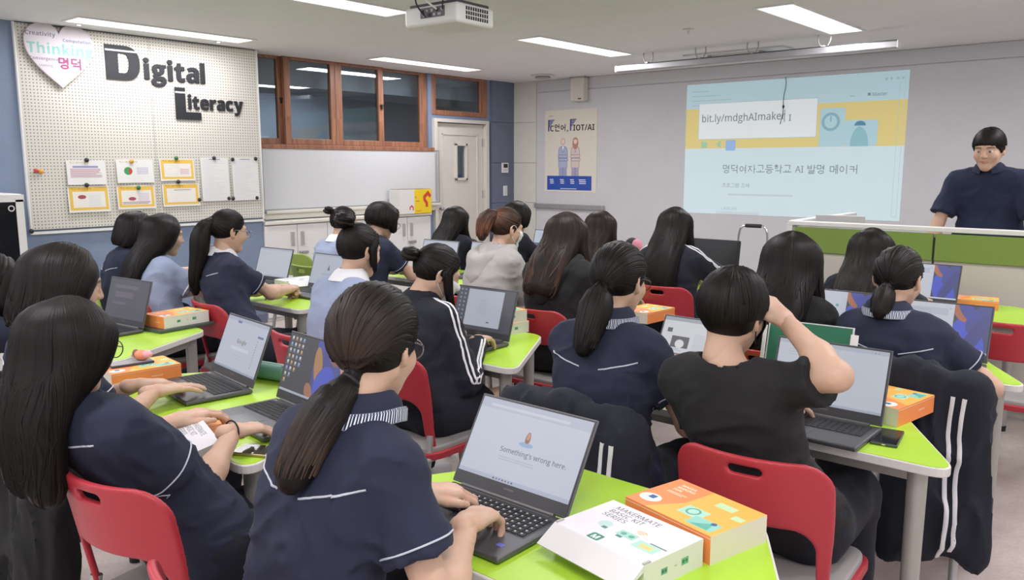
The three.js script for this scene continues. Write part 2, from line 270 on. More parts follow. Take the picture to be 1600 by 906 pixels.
  const f = (X, Y, Z) => {
    const x = (e[0] * X + e[4] * Y + e[8] * Z + e[12]) / sc, y = (e[1] * X + e[5] * Y + e[9] * Z + e[13]) / sc, z = (e[2] * X + e[6] * Y + e[10] * Z + e[14]) / sc;
    let d = ellipsoid(x - C.x, y - C.y, z - C.z, E.x * 0.985, E.y * 0.985, E.z * 0.985);
    const line = (s.style === 'short' || s.bangs ? -0.062 - 0.35 * y - smooth(-0.01, 0.03, y) * 0.035 : -0.03 - 0.72 * y) + 0.007 * noise3(x * 55, y * 40, s.seed ?? 0); // hairline
    d = Math.max(d, (line + cut - z) * 0.8);
    if (!long) d = Math.max(d, (-0.092 + (s.style === 'short' ? 0.012 : 0) - y + Math.max(0, 0.05 - z) * 0.9) * 0.75); // nape and the free ear
    d *= sc;
    if (bunC) { const r = 0.043 * (s.bunR ?? 1) * sc; d = smin(d, ellipsoid(X - bunC.x, Y - bunC.y, Z - bunC.z, r, r * 0.86, r) + 0.003 * Math.sin((Y - bunC.y) * 210 + (X - bunC.x) * 90), 0.012); }
    if (bf) d = smin(d, bf(X, Y, Z), long ? 0.03 : 0.014);
    return d;
  };
  const all = [[H(0, 0.02, 0.01), H(0, 0.02, 0.012), 0.125 * sc], ...locks]; if (bunC) all.push([bunC, bunC, 0.06]);
  const [lo, hi] = boundsOf(all, 0.02), cell = [0.0065, 0.0095, 0.013][detail], g = nets(f, lo, hi, cell);
  const base = s.color ?? [0.0085, 0.0066, 0.006];
  tint(g, base.map((v) => v * 0.8), 0.25);
  // strands of hair drawn along the fall of each style, lying on the volume
  const count = [430, 230, 120][detail], width = [0.0042, 0.0062, 0.0095][detail] * (s.strandW ?? 1), P = [], I = [], Cc = [];
  const addStrand = (pts, w, t0 = 0) => {
    const n = pts.length, b = rr(0.7, 1.5), tip = s.tipColor, first = P.length / 3; let k = 0;
    for (let i = 0; i < n; i++) {
      const p = project(f, pts[i].clone(), w.lift, 2), gr = gradient(f, p, 0.006), tan = pts[Math.min(n - 1, i + 1)].clone().sub(pts[Math.max(0, i - 1)]).normalize(), side = tan.clone().cross(gr).normalize(), t = i / (n - 1), ww = w.w * Math.min(1, 0.35 + t * 4) * (1 - 0.8 * Math.pow(t, 4));
      const v = inv ? p.clone().applyMatrix4(inv) : p;
      for (const [sx, u] of [[-1, -0.0012], [0, 0.0012 + w.w * 0.16], [1, -0.0012]]) { const r = p.clone().addScaledVector(side, sx * ww).addScaledVector(gr, u); P.push(r.x, r.y, r.z); const m = tip ? smooth(0.3, 0.95, (t - t0) / (1 - t0)) : 0; for (let c = 0; c < 3; c++) Cc.push(lerp(base[c], tip ? tip[c] : base[c], m) * b); }
      if (k++) { const o = P.length / 3 - 6; for (let j = 0; j < 2; j++) I.push(o + j, o + j + 1, o + 3 + j, o + j + 1, o + 4 + j, o + 3 + j); }
    }
  };
  const endDirTrim = (pts) => { // keep only the part on the hair side of the hairline
    const out = []; for (const p of pts) { const v = p.clone().applyMatrix4(inv).divideScalar(sc); const line = s.style === 'short' || s.bangs ? -0.066 - 0.35 * v.y - smooth(-0.01, 0.02, v.y) * 0.035 : -0.034 - 0.72 * v.y; if (v.z > line + cut) out.push(p); else if (out.length > 2) break; else out.length = 0; } return out;
  };
  for (let i = 0; i < count; i++) {
    const w = { w: width * rr(0.6, 1.3), lift: rr(0.001, 0.0032) };
    if (long || s.style === 'short') {
      const phi = s.style === 'short' ? rr(-3.14, 3.14) : rr(-maxPhi, maxPhi), a = hairOf(phi, 0), j = V(rr(-1, 1), 0, rr(-1, 1));
      let pts = a;
      if (long) { const d = drop(a, lengthAt(phi) + rr(-0.05, 0.025), a[7].clone().sub(a[6]).normalize(), j.multiplyScalar(0.25), pushOf(phi)); pts = [...a, ...d]; } else { const cutAt = 5 + Math.floor(rnd() * 3.2); pts = endDirTrim(a.slice(Math.floor(rnd() * 3), cutAt + 1)); }
      if (pts.length > 3) addStrand(pts, w, long ? 8 / pts.length : 0);
    } else if (i < count * (s.style === 'bun' ? 0.8 : 0.6)) {
      const psi = rr(0, Math.PI * 2), d0 = V(Math.sin(psi), 0.66 * Math.cos(psi) - 0.42 * Math.abs(Math.sin(psi)) * rnd(), -0.78 * Math.cos(psi)).normalize(), pts = [];
      const md = V(d0.x * 0.9, 0.12 + 0.75 * d0.y, 0.7).normalize(), e0 = rr(0, 0.06); for (let k = 0; k <= 10; k++) { const t = lerp(e0, 0.99, k / 10); pts.push(onScalp(d0.clone().multiplyScalar((1 - t) * (1 - t)).addScaledVector(md, 2 * t * (1 - t)).addScaledVector(tieDir, t * t).normalize())); }
      const tr = endDirTrim(pts); if (tr.length > 3) addStrand(tr, w);
    } else if (s.style === 'pony') {
      const a = rr(0, 6.283), R = 0.03 * Math.sqrt(rnd()), pts = tailPath.map((p, k) => p.clone().add(V(Math.cos(a) * R * Math.min(1, k / 3), rr(-0.001, 0.001), Math.sin(a) * R * Math.min(1, k / 3)))), cutN = Math.max(5, Math.floor(pts.length - rr(0, 3)));
      addStrand(pts.slice(0, cutN), w, 0.1);
    } else if (bunC) {
      const a0 = rr(0, 6.283), el = rr(-0.9, 0.9), r = 0.043 * (s.bunR ?? 1) * sc, pts = []; for (let k = 0; k < 9; k++) { const a = a0 + k * 0.24, y = el + 0.05 * k; pts.push(bunC.clone().add(V(Math.cos(a) * Math.cos(y) * r, Math.sin(y) * r * 0.86, Math.sin(a) * Math.cos(y) * r))); } addStrand(pts, w);
    }
  }
  for (const path of sideGuides) for (let i = 0; i < 10; i++) { const j = V(rr(-0.008, 0.008), 0, rr(-0.008, 0.008)); addStrand(path.slice(0, path.length - Math.floor(rnd() * 2)).map((q) => q.clone().add(j)), { w: width * 0.7, lift: rr(0.0005, 0.002) }); }
  const rg = new THREE.BufferGeometry(); rg.setAttribute('position', new THREE.Float32BufferAttribute(P, 3)); rg.setAttribute('color', new THREE.Float32BufferAttribute(Cc, 3)); rg.setIndex(I); rg.computeVertexNormals();
  return { geometry: mergeGeometries([g, rg]), T, tailPath, bunC, outDir };
}

function ringBand(c, ax, ay, up, fwd, right, r0, r1, h, thick, drop, n = 36, mapScale = 8, open = 0.35) {
  // folded collar: leaves the neck, turns over and lies down on the shirt; open at the throat
  const prof = [[r0, h], [r0 + thick * 0.8, h + 0.002], [lerp(r0, r1, 0.55), h * 0.45], [r1, -drop], [r1 - thick, -drop - 0.002], [lerp(r0, r1, 0.3), h * 0.25]], P = [], U = [], I = [];
  for (let i = 0; i <= n; i++) {
    const a = lerp(open, Math.PI * 2 - open, i / n), cx = Math.sin(a), cz = Math.cos(a), sag = Math.pow(Math.max(0, cz), 2) * 0.03;
    prof.forEach(([r, y], k) => { const p = c.clone().addScaledVector(right, cx * r * ax).addScaledVector(fwd, cz * r * ay).addScaledVector(up, y - sag); P.push(p.x, p.y, p.z); U.push(i / n * mapScale, k / 4); });
    if (i) { const b = i * 6; for (let k = 0; k < 6; k++) { const k1 = (k + 1) % 6; I.push(b - 6 + k, b + k, b - 6 + k1, b + k, b + k1, b - 6 + k1); } }
  }
  const g = new THREE.BufferGeometry(); g.setAttribute('position', new THREE.Float32BufferAttribute(P, 3)); g.setAttribute('uv', new THREE.Float32BufferAttribute(U, 2)); g.setIndex(I); g.computeVertexNormals(); return g;
}

const SEAT = 0.45;
function person(s) {
  reseed(s.seed ?? 7);
  const sc = s.size ?? 0.97, yaw = rad(s.yaw ?? 0), fwd = V(-Math.sin(yaw), 0, -Math.cos(yaw)), right = V(Math.cos(yaw), 0, -Math.sin(yaw)), Y = V(0, 1, 0), det = s.detail ?? 1, wide = s.wide ?? 0.95;
  const Hc = V(...s.head), pel = s.stand ? V(s.pel[0], 0.93 * sc, s.pel[1]) : V(s.pel[0], SEAT + 0.105 * sc, s.pel[1]);
  const rot = new THREE.Euler(-rad(s.pitch ?? 12), yaw + rad(s.turn ?? 0), rad(s.roll ?? 0), 'YXZ'), M = new THREE.Matrix4().makeRotationFromEuler(rot).setPosition(Hc), hp = (x, y, z) => V(x, y, z).multiplyScalar(sc).applyMatrix4(M);
  const skullBase = hp(0, -0.075, 0.026), N = hp(0, -0.128, 0.036).lerp(skullBase.clone().add(V(0, -0.07 * sc, 0)).addScaledVector(fwd, -0.02), 0.6);
  const mid = pel.clone().lerp(N, 0.5).addScaledVector(fwd, s.slouch ?? -0.035), S = (t) => { const a = pel.clone().lerp(mid.clone().multiplyScalar(2).addScaledVector(pel.clone().add(N), -0.5), t), b = mid.clone().multiplyScalar(2).addScaledVector(pel.clone().add(N), -0.5).lerp(N, t); return a.lerp(b, t); };
  const tw = rad(s.twist ?? 0), sr = right.clone().applyAxisAngle(Y, tw), sf = fwd.clone().applyAxisAngle(Y, tw), up = N.clone().sub(S(0.75)).normalize();
  const pair = (c, w, r, ax = right, f = 0) => [c.clone().addScaledVector(ax, -w * sc).addScaledVector(fwd, f), c.clone().addScaledVector(ax, w * sc).addScaledVector(fwd, f), r * sc];
  const shW = (s.shoulder ?? 0.14) * sc, shC = S(0.84).addScaledVector(sf, 0.012), sh = [-1, 1].map((k) => shC.clone().addScaledVector(sr, k * shW).addScaledVector(up, (s.shrug?.[k > 0 ? 1 : 0] ?? 0)));
  const torso = [pair(pel, 0.074 * wide, 0.104), pair(S(0.2), 0.056 * wide, 0.092), pair(S(0.37), 0.05 * wide, 0.085), pair(S(0.55), 0.058 * wide, 0.087, sr), pair(S(0.7), 0.068 * wide, 0.084, sr), pair(S(0.82), 0.08 * wide, 0.062, sr), [sh[0], sh[1], 0.046 * sc], [N.clone().addScaledVector(up, -0.022), sh[0].clone().lerp(shC, 0.35), 0.042 * sc, 0.042 * sc], [N.clone().addScaledVector(up, -0.022), sh[1].clone().lerp(shC, 0.35), 0.042 * sc, 0.042 * sc]];
  if (s.chest) for (const k of [-1, 1]) torso.push([S(0.66).addScaledVector(sr, k * 0.06).addScaledVector(sf, 0.07), S(0.62).addScaledVector(sr, k * 0.06).addScaledVector(sf, 0.08), 0.05 * sc]);
  const neck = [[S(0.9), skullBase, 0.049 * sc, 0.0465 * sc]];
  const la = 0.272 * sc * (s.armLen ?? 1), lf = 0.235 * sc * (s.armLen ?? 1), arms = [];
  [-1, 1].forEach((k, i) => {
    const h = s.hands?.[i], w = h?.at ? V(...h.at) : sh[i].clone().addScaledVector(sf, 0.32 * sc).addScaledVector(sr, -k * 0.03).setY(0.775);
    const dirF = h?.dir ? V(...h.dir).normalize() : null, pole = h?.pole ? V(...h.pole) : V(0, -1, 0).addScaledVector(right, k * 0.55).addScaledVector(fwd, -0.35);
    const el = h?.elbow ? V(...h.elbow) : elbowOf(sh[i], w, la, lf, pole);
    arms.push({ k, sh: sh[i], el, wr: w, dir: dirF ?? w.clone().sub(el).setY(w.clone().sub(el).y * 0.25).normalize(), palm: h?.palm ? V(...h.palm).normalize() : V(0, -1, 0), pose: h?.pose ?? 'type', hide: h?.hide });
  });
  const armB = (a) => [[a.sh, a.el, 0.041 * sc, 0.034 * sc], [a.el, a.el.clone().lerp(a.wr, 0.35), 0.034 * sc, 0.0352 * sc], [a.el.clone().lerp(a.wr, 0.35), a.wr, 0.0352 * sc, 0.0245 * sc]];
  const legs = [-1, 1].map((k, i) => {
    const hip = pel.clone().addScaledVector(right, k * 0.083 * sc).add(V(0, -0.02, 0));
    if (s.stand) return { hip, knee: V(hip.x, 0.49 * sc, hip.z).addScaledVector(fwd, 0.02), ank: V(hip.x, 0.08, hip.z) };
    const sp = s.knees?.[i] ?? [0.40, 0.11], knee = hip.clone().addScaledVector(fwd, sp[0] * sc).addScaledVector(right, k * (sp[1] - 0.083)).setY(SEAT + 0.055), ank = knee.clone().addScaledVector(fwd, (s.feet ?? 0.0)).setY(0.085); return { hip, knee, ank };
  });
  const legB = (l) => [[l.hip, l.knee, 0.085 * sc, 0.06 * sc], [l.knee, l.knee.clone().lerp(l.ank, 0.4), 0.057 * sc, 0.054 * sc], [l.knee.clone().lerp(l.ank, 0.4), l.ank, 0.054 * sc, 0.035 * sc], [l.ank.clone().add(V(0, -0.03, 0)).addScaledVector(fwd, -0.025), l.ank.clone().add(V(0, -0.05, 0)).addScaledVector(fwd, 0.15), 0.036 * sc, 0.028 * sc]];
  const origin = V(pel.x, 0, pel.z), g = new THREE.Group(); g.name = numbered('person'); g.position.copy(origin); scene.add(g); tag(g, s.label, 'person', s.group);
  const put = (name, geo, m, label) => { geo.translate(-origin.x, 0, -origin.z); const o = part(name, geo, m, g); if (label) o.userData.label = label; return o; };
  // body: one skin from feet to crown, with the head and hands meshed finer
  const cellB = [0.0105, 0.0135, 0.018][det], bl = [...torso, ...neck, ...arms.flatMap(armB), ...legs.flatMap(legB)], bodyF = boneField(bones(bl), 0.03), [blo, bhi] = boundsOf(bl, 0.02);
  const bodyParts = [tint(nets(bodyF, blo, bhi, cellB), [0.575, 0.373, 0.268])];
  bodyParts.push(HEADS[det > 1 ? 1 : 0].clone().applyMatrix4(M.clone().multiply(new THREE.Matrix4().makeScale(sc, sc, sc))));
  for (const a of arms) {
    const z = a.dir.clone().negate(), y = a.palm.clone().negate().addScaledVector(z, -a.palm.clone().negate().dot(z)).normalize(), x = y.clone().cross(z), hg = (a.k > 0 ? hand(a.pose, det < 1) : mirrored(hand(a.pose, det < 1))).clone();
    a.hm = new THREE.Matrix4().makeBasis(x, y, z).multiply(new THREE.Matrix4().makeScale(sc, sc, sc)).setPosition(a.wr);
    bodyParts.push(hg.applyMatrix4(a.hm));
  }
  const body = mergeGeometries(bodyParts); if (s.skin) { const c = body.attributes.color; for (let i = 0; i < c.count; i++) c.setXYZ(i, c.getX(i) * s.skin[0], c.getY(i) * s.skin[1], c.getZ(i) * s.skin[2]); }
  put('body', body, SKIN);
  // top
  const loose = s.loose ?? 0.013, fat = (l, r) => l.map(([a, b, r0, r1 = r0]) => [a, b, r0 + r, r1 + r]);
  const cellS = [0.0085, 0.012, 0.016][det], sleeve = s.sleeve ?? 0.62, tl = fat(torso, loose);
  const sleeves = arms.map((a) => {
    if (sleeve > 1) return { list: [[a.sh, a.el, 0.045 * sc + loose + 0.006, 0.042 * sc + loose], [a.el, a.wr.clone().lerp(a.el, 0.06), 0.042 * sc + loose, 0.03 * sc + loose * 0.7]], end: a.wr.clone().lerp(a.el, 0.04), dir: a.wr.clone().sub(a.el).normalize(), far: a.el };
    const e = a.sh.clone().lerp(a.el, sleeve + 0.12), ce = a.sh.clone().lerp(a.el, sleeve); return { list: [[a.sh, e, 0.045 * sc + loose, 0.042 * sc + loose + 0.012]], end: ce, dir: a.el.clone().sub(a.sh).normalize(), far: a.sh };
  });
  const torsoF = boneField(bones(tl), 0.05), slF = sleeves.map((q) => boneField(bones(q.list), 0.02)), hem = pel.y - (s.hem ?? 0.075), neckA = S(0.8), neckD = skullBase.clone().sub(neckA), neckL = 1 / neckD.lengthSq(), neckR = (s.neckR ?? 0.058) * sc;
  const wr = s.wrinkle ?? 1, so = (s.seed ?? 1) * 3.7;
  const shirtF = (x, y, z) => {
    let d = Math.max(torsoF(x, y, z), hem - y);
    for (let i = 0; i < 2; i++) { const q = sleeves[i]; d = smin(d, Math.max(slF[i](x, y, z), (x - q.end.x) * q.dir.x + (y - q.end.y) * q.dir.y + (z - q.end.z) * q.dir.z), 0.035); }
    if (d < 0.06 && d > -0.06) { // folds of cloth
      const w1 = noise3(x * 7 + so, y * 7, z * 7), w2 = 1 - Math.abs(noise3(x * 9 + w1 * 1.2, y * 15 + so + w1 * 2, z * 9)), w3 = 1 - Math.abs(noise3(x * 17 + w1, y * 24 + so, z * 17 + w1 * 1.5));
            const t = clamp(((x - neckA.x) * neckD.x + (y - neckA.y) * neckD.y + (z - neckA.z) * neckD.z) * neckL, 0.2, 1.3);
      const nd = Math.hypot(x - neckA.x - t * neckD.x, y - neckA.y - t * neckD.y, z - neckA.z - t * neckD.z); d -= wr * smooth(0.06, 0.13, nd) * (0.009 * (w2 * w2 * w2 - 0.3) + 0.0045 * (w3 * w3 * w3 - 0.3)); d = -smin(-d, nd - neckR, 0.012);
    }
    return d;
  };
  const [slo, shi] = boundsOf([...tl, ...sleeves.flatMap((q) => q.list)], 0.02), topM = s.top ?? NAVY, topName = s.topName ?? 'shirt', shirtGeo = nets(shirtF, slo, shi, cellS), shirt = put(topName, shirtGeo, topM);
  const under = (geo, m, name, label) => { geo.translate(-origin.x, 0, -origin.z); const o = part(name, geo, m, shirt); if (label) o.userData.label = label; return o; };
  const loc = (x, y, z) => N.clone().addScaledVector(sr, x * sc).addScaledVector(up, y * sc).addScaledVector(sf, -z * sc); // z behind
  if (s.yoke) for (const k of [-1, 1]) { const q = []; for (let i = 0; i <= 14; i++) { const t = i / 14, p = castOn(shirtF, loc(k * lerp(0.035, 0.15, t), lerp(-0.135, -0.105, t), 0.3), sf); if (p) q.push(p); } if (q.length > 4) under(strip(shirtF, q, 0.0024, 0.0015, 30), PIPING, 'piping', 'white checked piping'); }
  if (s.cuff !== false && sleeve <= 1) sleeves.forEach((q) => { const n = q.dir, u = V(0, 1, 0).cross(n).normalize(), v = n.clone().cross(u), c = q.end.clone().addScaledVector(n, -0.02), pts = []; for (let i = 0; i < 14; i++) { const a = i / 14 * 6.283; pts.push(project((x, y, z) => shirtF(x, y, z), c.clone().addScaledVector(u, Math.cos(a) * 0.07).addScaledVector(v, Math.sin(a) * 0.07), 0.001, 4)); } if (s.cuffTrim) under(tube(pts, s.cuffTrim === 'wide' ? 0.006 : 0.0022, 44, 5, true), s.cuffTrim === 'wide' ? WHITETRIM : PIPING, 'cuff_trim'); });
  if (s.collar) { const cu = up.clone().lerp(Y, 0.2).normalize(), cc = loc(0, 0.026, -0.002); under(ringBand(cc, 1.0, 1.06, cu, sf, sr, 0.055 * sc, 0.094 * sc, 0.024, 0.005, 0.026), s.collar === 'white' ? WHITETRIM : topM, 'collar'); if (s.collar === 'plaid') under(ringBand(cc, 1.0, 1.06, cu, sf, sr, 0.0865 * sc, 0.0985 * sc, -0.014, 0.003, 0.032, 36, 11), PLAID, 'collar_band', 'checked band along the collar'); }
  if (s.stripes) arms.forEach((a) => { const out = sr.clone().multiplyScalar(a.k), o1 = [0.0, 0.02]; for (const o of o1) { const off = (p, k2) => p.clone().addScaledVector(out, 0.05).addScaledVector(up, 0.03 * k2).addScaledVector(sf, -o - 0.01); under(strip(shirtF, [loc(a.k * 0.06, 0.02, -0.01 + o), off(a.sh, 1.6), off(a.sh.clone().lerp(a.el, 0.5), 0.8), off(a.el, 0.2), off(a.el.clone().lerp(a.wr, 0.5), 0.6), off(a.wr, 0.5)], 0.005, 0.002, 44), WHITETRIM, 'sleeve_stripe'); } });
  if (s.hood) { // hood lying on the back, open towards the neck
    const at = (x, y, z) => N.clone().addScaledVector(sr, x).addScaledVector(up, y).addScaledVector(sf, -z), hb = [at(-0.07, 0.0, -0.05), at(-0.1, 0.0, 0.0), at(-0.105, -0.02, 0.05), at(-0.075, -0.05, 0.1), at(0, -0.075, 0.125), at(0.075, -0.05, 0.1), at(0.105, -0.02, 0.05), at(0.1, 0.0, 0.0), at(0.07, 0.0, -0.05)], hl = [];
    for (let i = 1; i < hb.length; i++) hl.push([hb[i - 1], hb[i], 0.03, 0.03]);
    for (const k of [-1, 1]) hl.push([hb[4 + k], at(k * 0.045, -0.16, 0.11), 0.034, 0.03]); hl.push([hb[4], at(0, -0.2, 0.105), 0.036, 0.026]);
    const hf0 = boneField(bones(hl), 0.035), hf = (x, y, z) => { const d = hf0(x, y, z); return Math.abs(d) > 0.05 ? d : d - 0.006 * (1 - Math.abs(noise3(x * 18 + so, y * 12, z * 18))); }, [h0, h1] = boundsOf(hl, 0.015); under(nets(hf, h0, h1, cellS), topM, 'hood');
  }
  // bottoms
  const bm = s.bottom ?? NAVYDARK, bt = s.bottomType ?? 'trousers', bLoose = bt === 'trousers' ? 0.016 : 0.02;
  const lb = [...fat([pair(pel, 0.07, 0.1)], 0.012), ...legs.flatMap((l) => (bt === 'trousers' ? fat([[l.hip, l.knee, 0.085 * sc, 0.064 * sc], [l.knee, l.ank, 0.062 * sc, 0.055 * sc]], bLoose) : [[l.hip, l.hip.clone().lerp(l.knee, bt === 'shorts' ? 0.5 : 0.72), 0.085 * sc + bLoose, 0.074 * sc + bLoose + 0.01]]))];
  if (bt === 'skirt') lb.push([pel.clone().addScaledVector(fwd, 0.1), pel.clone().addScaledVector(fwd, 0.27).setY(legs[0].knee.y + 0.02), 0.1, 0.075]);
  const lf0 = boneField(bones(lb), 0.03), lFf = (x, y, z) => { let d = lf0(x, y, z); if (d < 0.05 && d > -0.05) { const w1 = noise3(x * 8 + so, y * 8, z * 8), w2 = 1 - Math.abs(noise3(x * 12 + w1, y * 10 + so, z * 12 + w1 * 2)); d -= 0.008 * (w2 * w2 * w2 - 0.3); } return Math.max(d, 0.09 - y, y - (pel.y + 0.085)); };
  const [llo, lhi] = boundsOf(lb, 0.02); put(bt, nets(lFf, llo, lhi, [0.012, 0.015, 0.02][det]), bm);
  for (const l of legs) { const a = l.ank.clone().add(V(0, -0.042, 0)).addScaledVector(fwd, -0.035), b = l.ank.clone().add(V(0, -0.05, 0)).addScaledVector(fwd, 0.165), sl = [[a, b, 0.042, 0.034], [l.ank.clone().add(V(0, -0.01, 0)), l.ank.clone().add(V(0, -0.03, 0)), 0.046, 0.044]], ff = boneField(bones(sl), 0.03), [o1, o2] = boundsOf(sl, 0.01); put('shoe', nets((x, y, z) => Math.max(ff(x, y, z), 0.004 - y), o1, o2, 0.011), s.shoe ?? SHOE); }
  // hair
  const gap = s.style === 'pony' ? 0 : 0, hr = buildHair(s, M, sc, (x, y, z) => Math.min(shirtF(x, y, z) + gap, bodyF(x, y, z)), det, sf); put('hair', hr.geometry, HAIR, s.hairLabel);
  if (s.style === 'pony' || s.style === 'bun') { const t = new THREE.TorusGeometry(0.0165 * (s.tieR ?? 1), 0.0055, 7, 20), m = new THREE.Matrix4().lookAt(V(0, 0, 0), hr.tailPath ? hr.tailPath[0].clone().sub(hr.tailPath[1]) : hr.outDir, V(0.1, 1, 0.2)); put('hair_tie', t.applyMatrix4(m).translate(hr.T.x, hr.T.y, hr.T.z).translate(hr.outDir.x * 0.006, hr.outDir.y * 0.006, hr.outDir.z * 0.006), s.tieMat ?? TIE); }
  if (s.glasses) {
    const fr = s.glasses === 'silver' ? SILVERFRAME : LENSFRAME, gg = [], HM = M.clone().multiply(new THREE.Matrix4().makeScale(sc, sc, sc));
    for (const k of [-1, 1]) { gg.push(new THREE.TorusGeometry(0.024, 0.0015, 6, 28).scale(1.04, 0.92, 1).rotateY(-k * 0.12).translate(k * 0.033, -0.003, -0.112)); gg.push(tube([V(k * 0.058, 0.004, -0.108), V(k * 0.078, 0.006, -0.06), V(k * 0.083, 0.006, 0.0), V(k * 0.083, -0.01, 0.02)], 0.0016, 16, 5)); }
    gg.push(tube([V(-0.01, 0.004, -0.116), V(0, 0.008, -0.119), V(0.01, 0.004, -0.116)], 0.0015, 8, 5));
    const gl = put('glasses', merge(gg).applyMatrix4(HM), fr); for (const k of [-1, 1]) { const lg = new THREE.CircleGeometry(0.0235, 24).scale(1.04, 0.92, 1).rotateY(Math.PI - k * 0.12).translate(k * 0.033, -0.003, -0.1122).applyMatrix4(HM).translate(-origin.x, 0, -origin.z); part('lens', lg, LENS, gl); }
  }
  if (s.mask) {
    const HM = M.clone().multiply(new THREE.Matrix4().makeScale(sc, sc, sc)), P = [], I = [], n = 22, m = 14;
    for (const layer of [0, 1]) for (let j = 0; j <= m; j++) for (let i = 0; i <= n; i++) { const v = j / m, a = lerp(-1.22, 1.22, i / n), y = lerp(-0.004, -0.108, v), w = 0.074 * (1 - 0.35 * v * v); const p = project(headField, V(Math.sin(a) * w, y, -0.02 - Math.cos(a) * 0.1), 0.005 - layer * 0.002 + 0.0025 * Math.abs(Math.sin(v * 9.4)) * (1 - layer), 4); P.push(p.x, p.y, p.z); }
    const W = n + 1, K = W * (m + 1); for (const layer of [0, 1]) for (let j = 0; j < m; j++) for (let i = 0; i < n; i++) { const b = layer * K + j * W + i; if (layer) I.push(b, b + W, b + 1, b + 1, b + W, b + W + 1); else I.push(b, b + 1, b + W, b + 1, b + W + 1, b + W); }
    const mg = new THREE.BufferGeometry(); mg.setAttribute('position', new THREE.Float32BufferAttribute(P, 3)); mg.setIndex(I); mg.computeVertexNormals();
    const mk = put('face_mask', mg.applyMatrix4(HM), s.mask === 'black' ? mat(lin(0.012, 0.012, 0.014), 0.85) : MASKCLOTH);
    for (const k of [-1, 1]) part('ear_loop', tube([V(k * 0.06, -0.02, -0.062), V(k * 0.078, -0.004, -0.03), V(k * 0.083, 0.02, 0.004), V(k * 0.086, 0.0, 0.027), V(k * 0.08, -0.04, 0.01), V(k * 0.058, -0.08, -0.045)], 0.0018, 26, 5).applyMatrix4(HM).translate(-origin.x, 0, -origin.z), s.mask === 'black' ? mk.material : WHITETRIM, mk);
  }
  if (s.wristband) { const a = arms[1], t = new THREE.TorusGeometry(0.031, 0.0025, 6, 26).applyMatrix4(a.hm.clone().multiply(new THREE.Matrix4().makeTranslation(0, 0, 0.006))); put('wristband', t, TIE, 'thin dark band on the wrist'); }
  return { g, shirtF, arms, N, loc, put, under, S, legs, pel, fwd, right, M, hp };
}

// ---------- lettering helpers ----------
const font = await new FontLoader().loadAsync('fonts/droid/droid_sans_bold.typeface.json');
// Korean syllables drawn stroke by stroke
const JAMO = { 'ㄱ': [[0, 0, 1, 0, 1, 1]], 'ㄴ': [[0, 0, 0, 1, 1, 1]], 'ㄷ': [[1, 0, 0, 0, 0, 1, 1, 1]], 'ㄹ': [[0, 0, 1, 0, 1, 0.5, 0, 0.5, 0, 1, 1, 1]], 'ㅁ': [[0, 0, 1, 0, 1, 1, 0, 1, 0, 0]], 'ㅂ': [[0, 0, 0, 1, 1, 1, 1, 0], [0, 0.5, 1, 0.5]], 'ㅅ': [[0.5, 0, 0.4, 0.4, 0, 1], [0.5, 0.3, 1, 1]], 'ㅇ': ['o'], 'ㅈ': [[0, 0, 1, 0], [0.5, 0, 0.4, 0.5, 0, 1], [0.5, 0.4, 1, 1]], 'ㅋ': [[0, 0, 1, 0, 1, 1], [0, 0.5, 1, 0.5]], 'ㅍ': [[0, 0, 1, 0], [0, 1, 1, 1], [0.3, 0, 0.3, 1], [0.7, 0, 0.7, 1]], 'ㅎ': [[0.3, -0.1, 0.7, -0.1], [0, 0.18, 1, 0.18], 'h'] };
const INITIAL = ['ㄱ', 'ㄱ', 'ㄴ', 'ㄷ', 'ㄷ', 'ㄹ', 'ㅁ', 'ㅂ', 'ㅂ', 'ㅅ', 'ㅅ', 'ㅇ', 'ㅈ', 'ㅈ', 'ㅈ', 'ㅋ', 'ㄷ', 'ㅍ', 'ㅎ'], FINAL = { 1: 'ㄱ', 4: 'ㄴ', 8: 'ㄹ', 16: 'ㅁ', 17: 'ㅂ', 19: 'ㅅ', 21: 'ㅇ' };
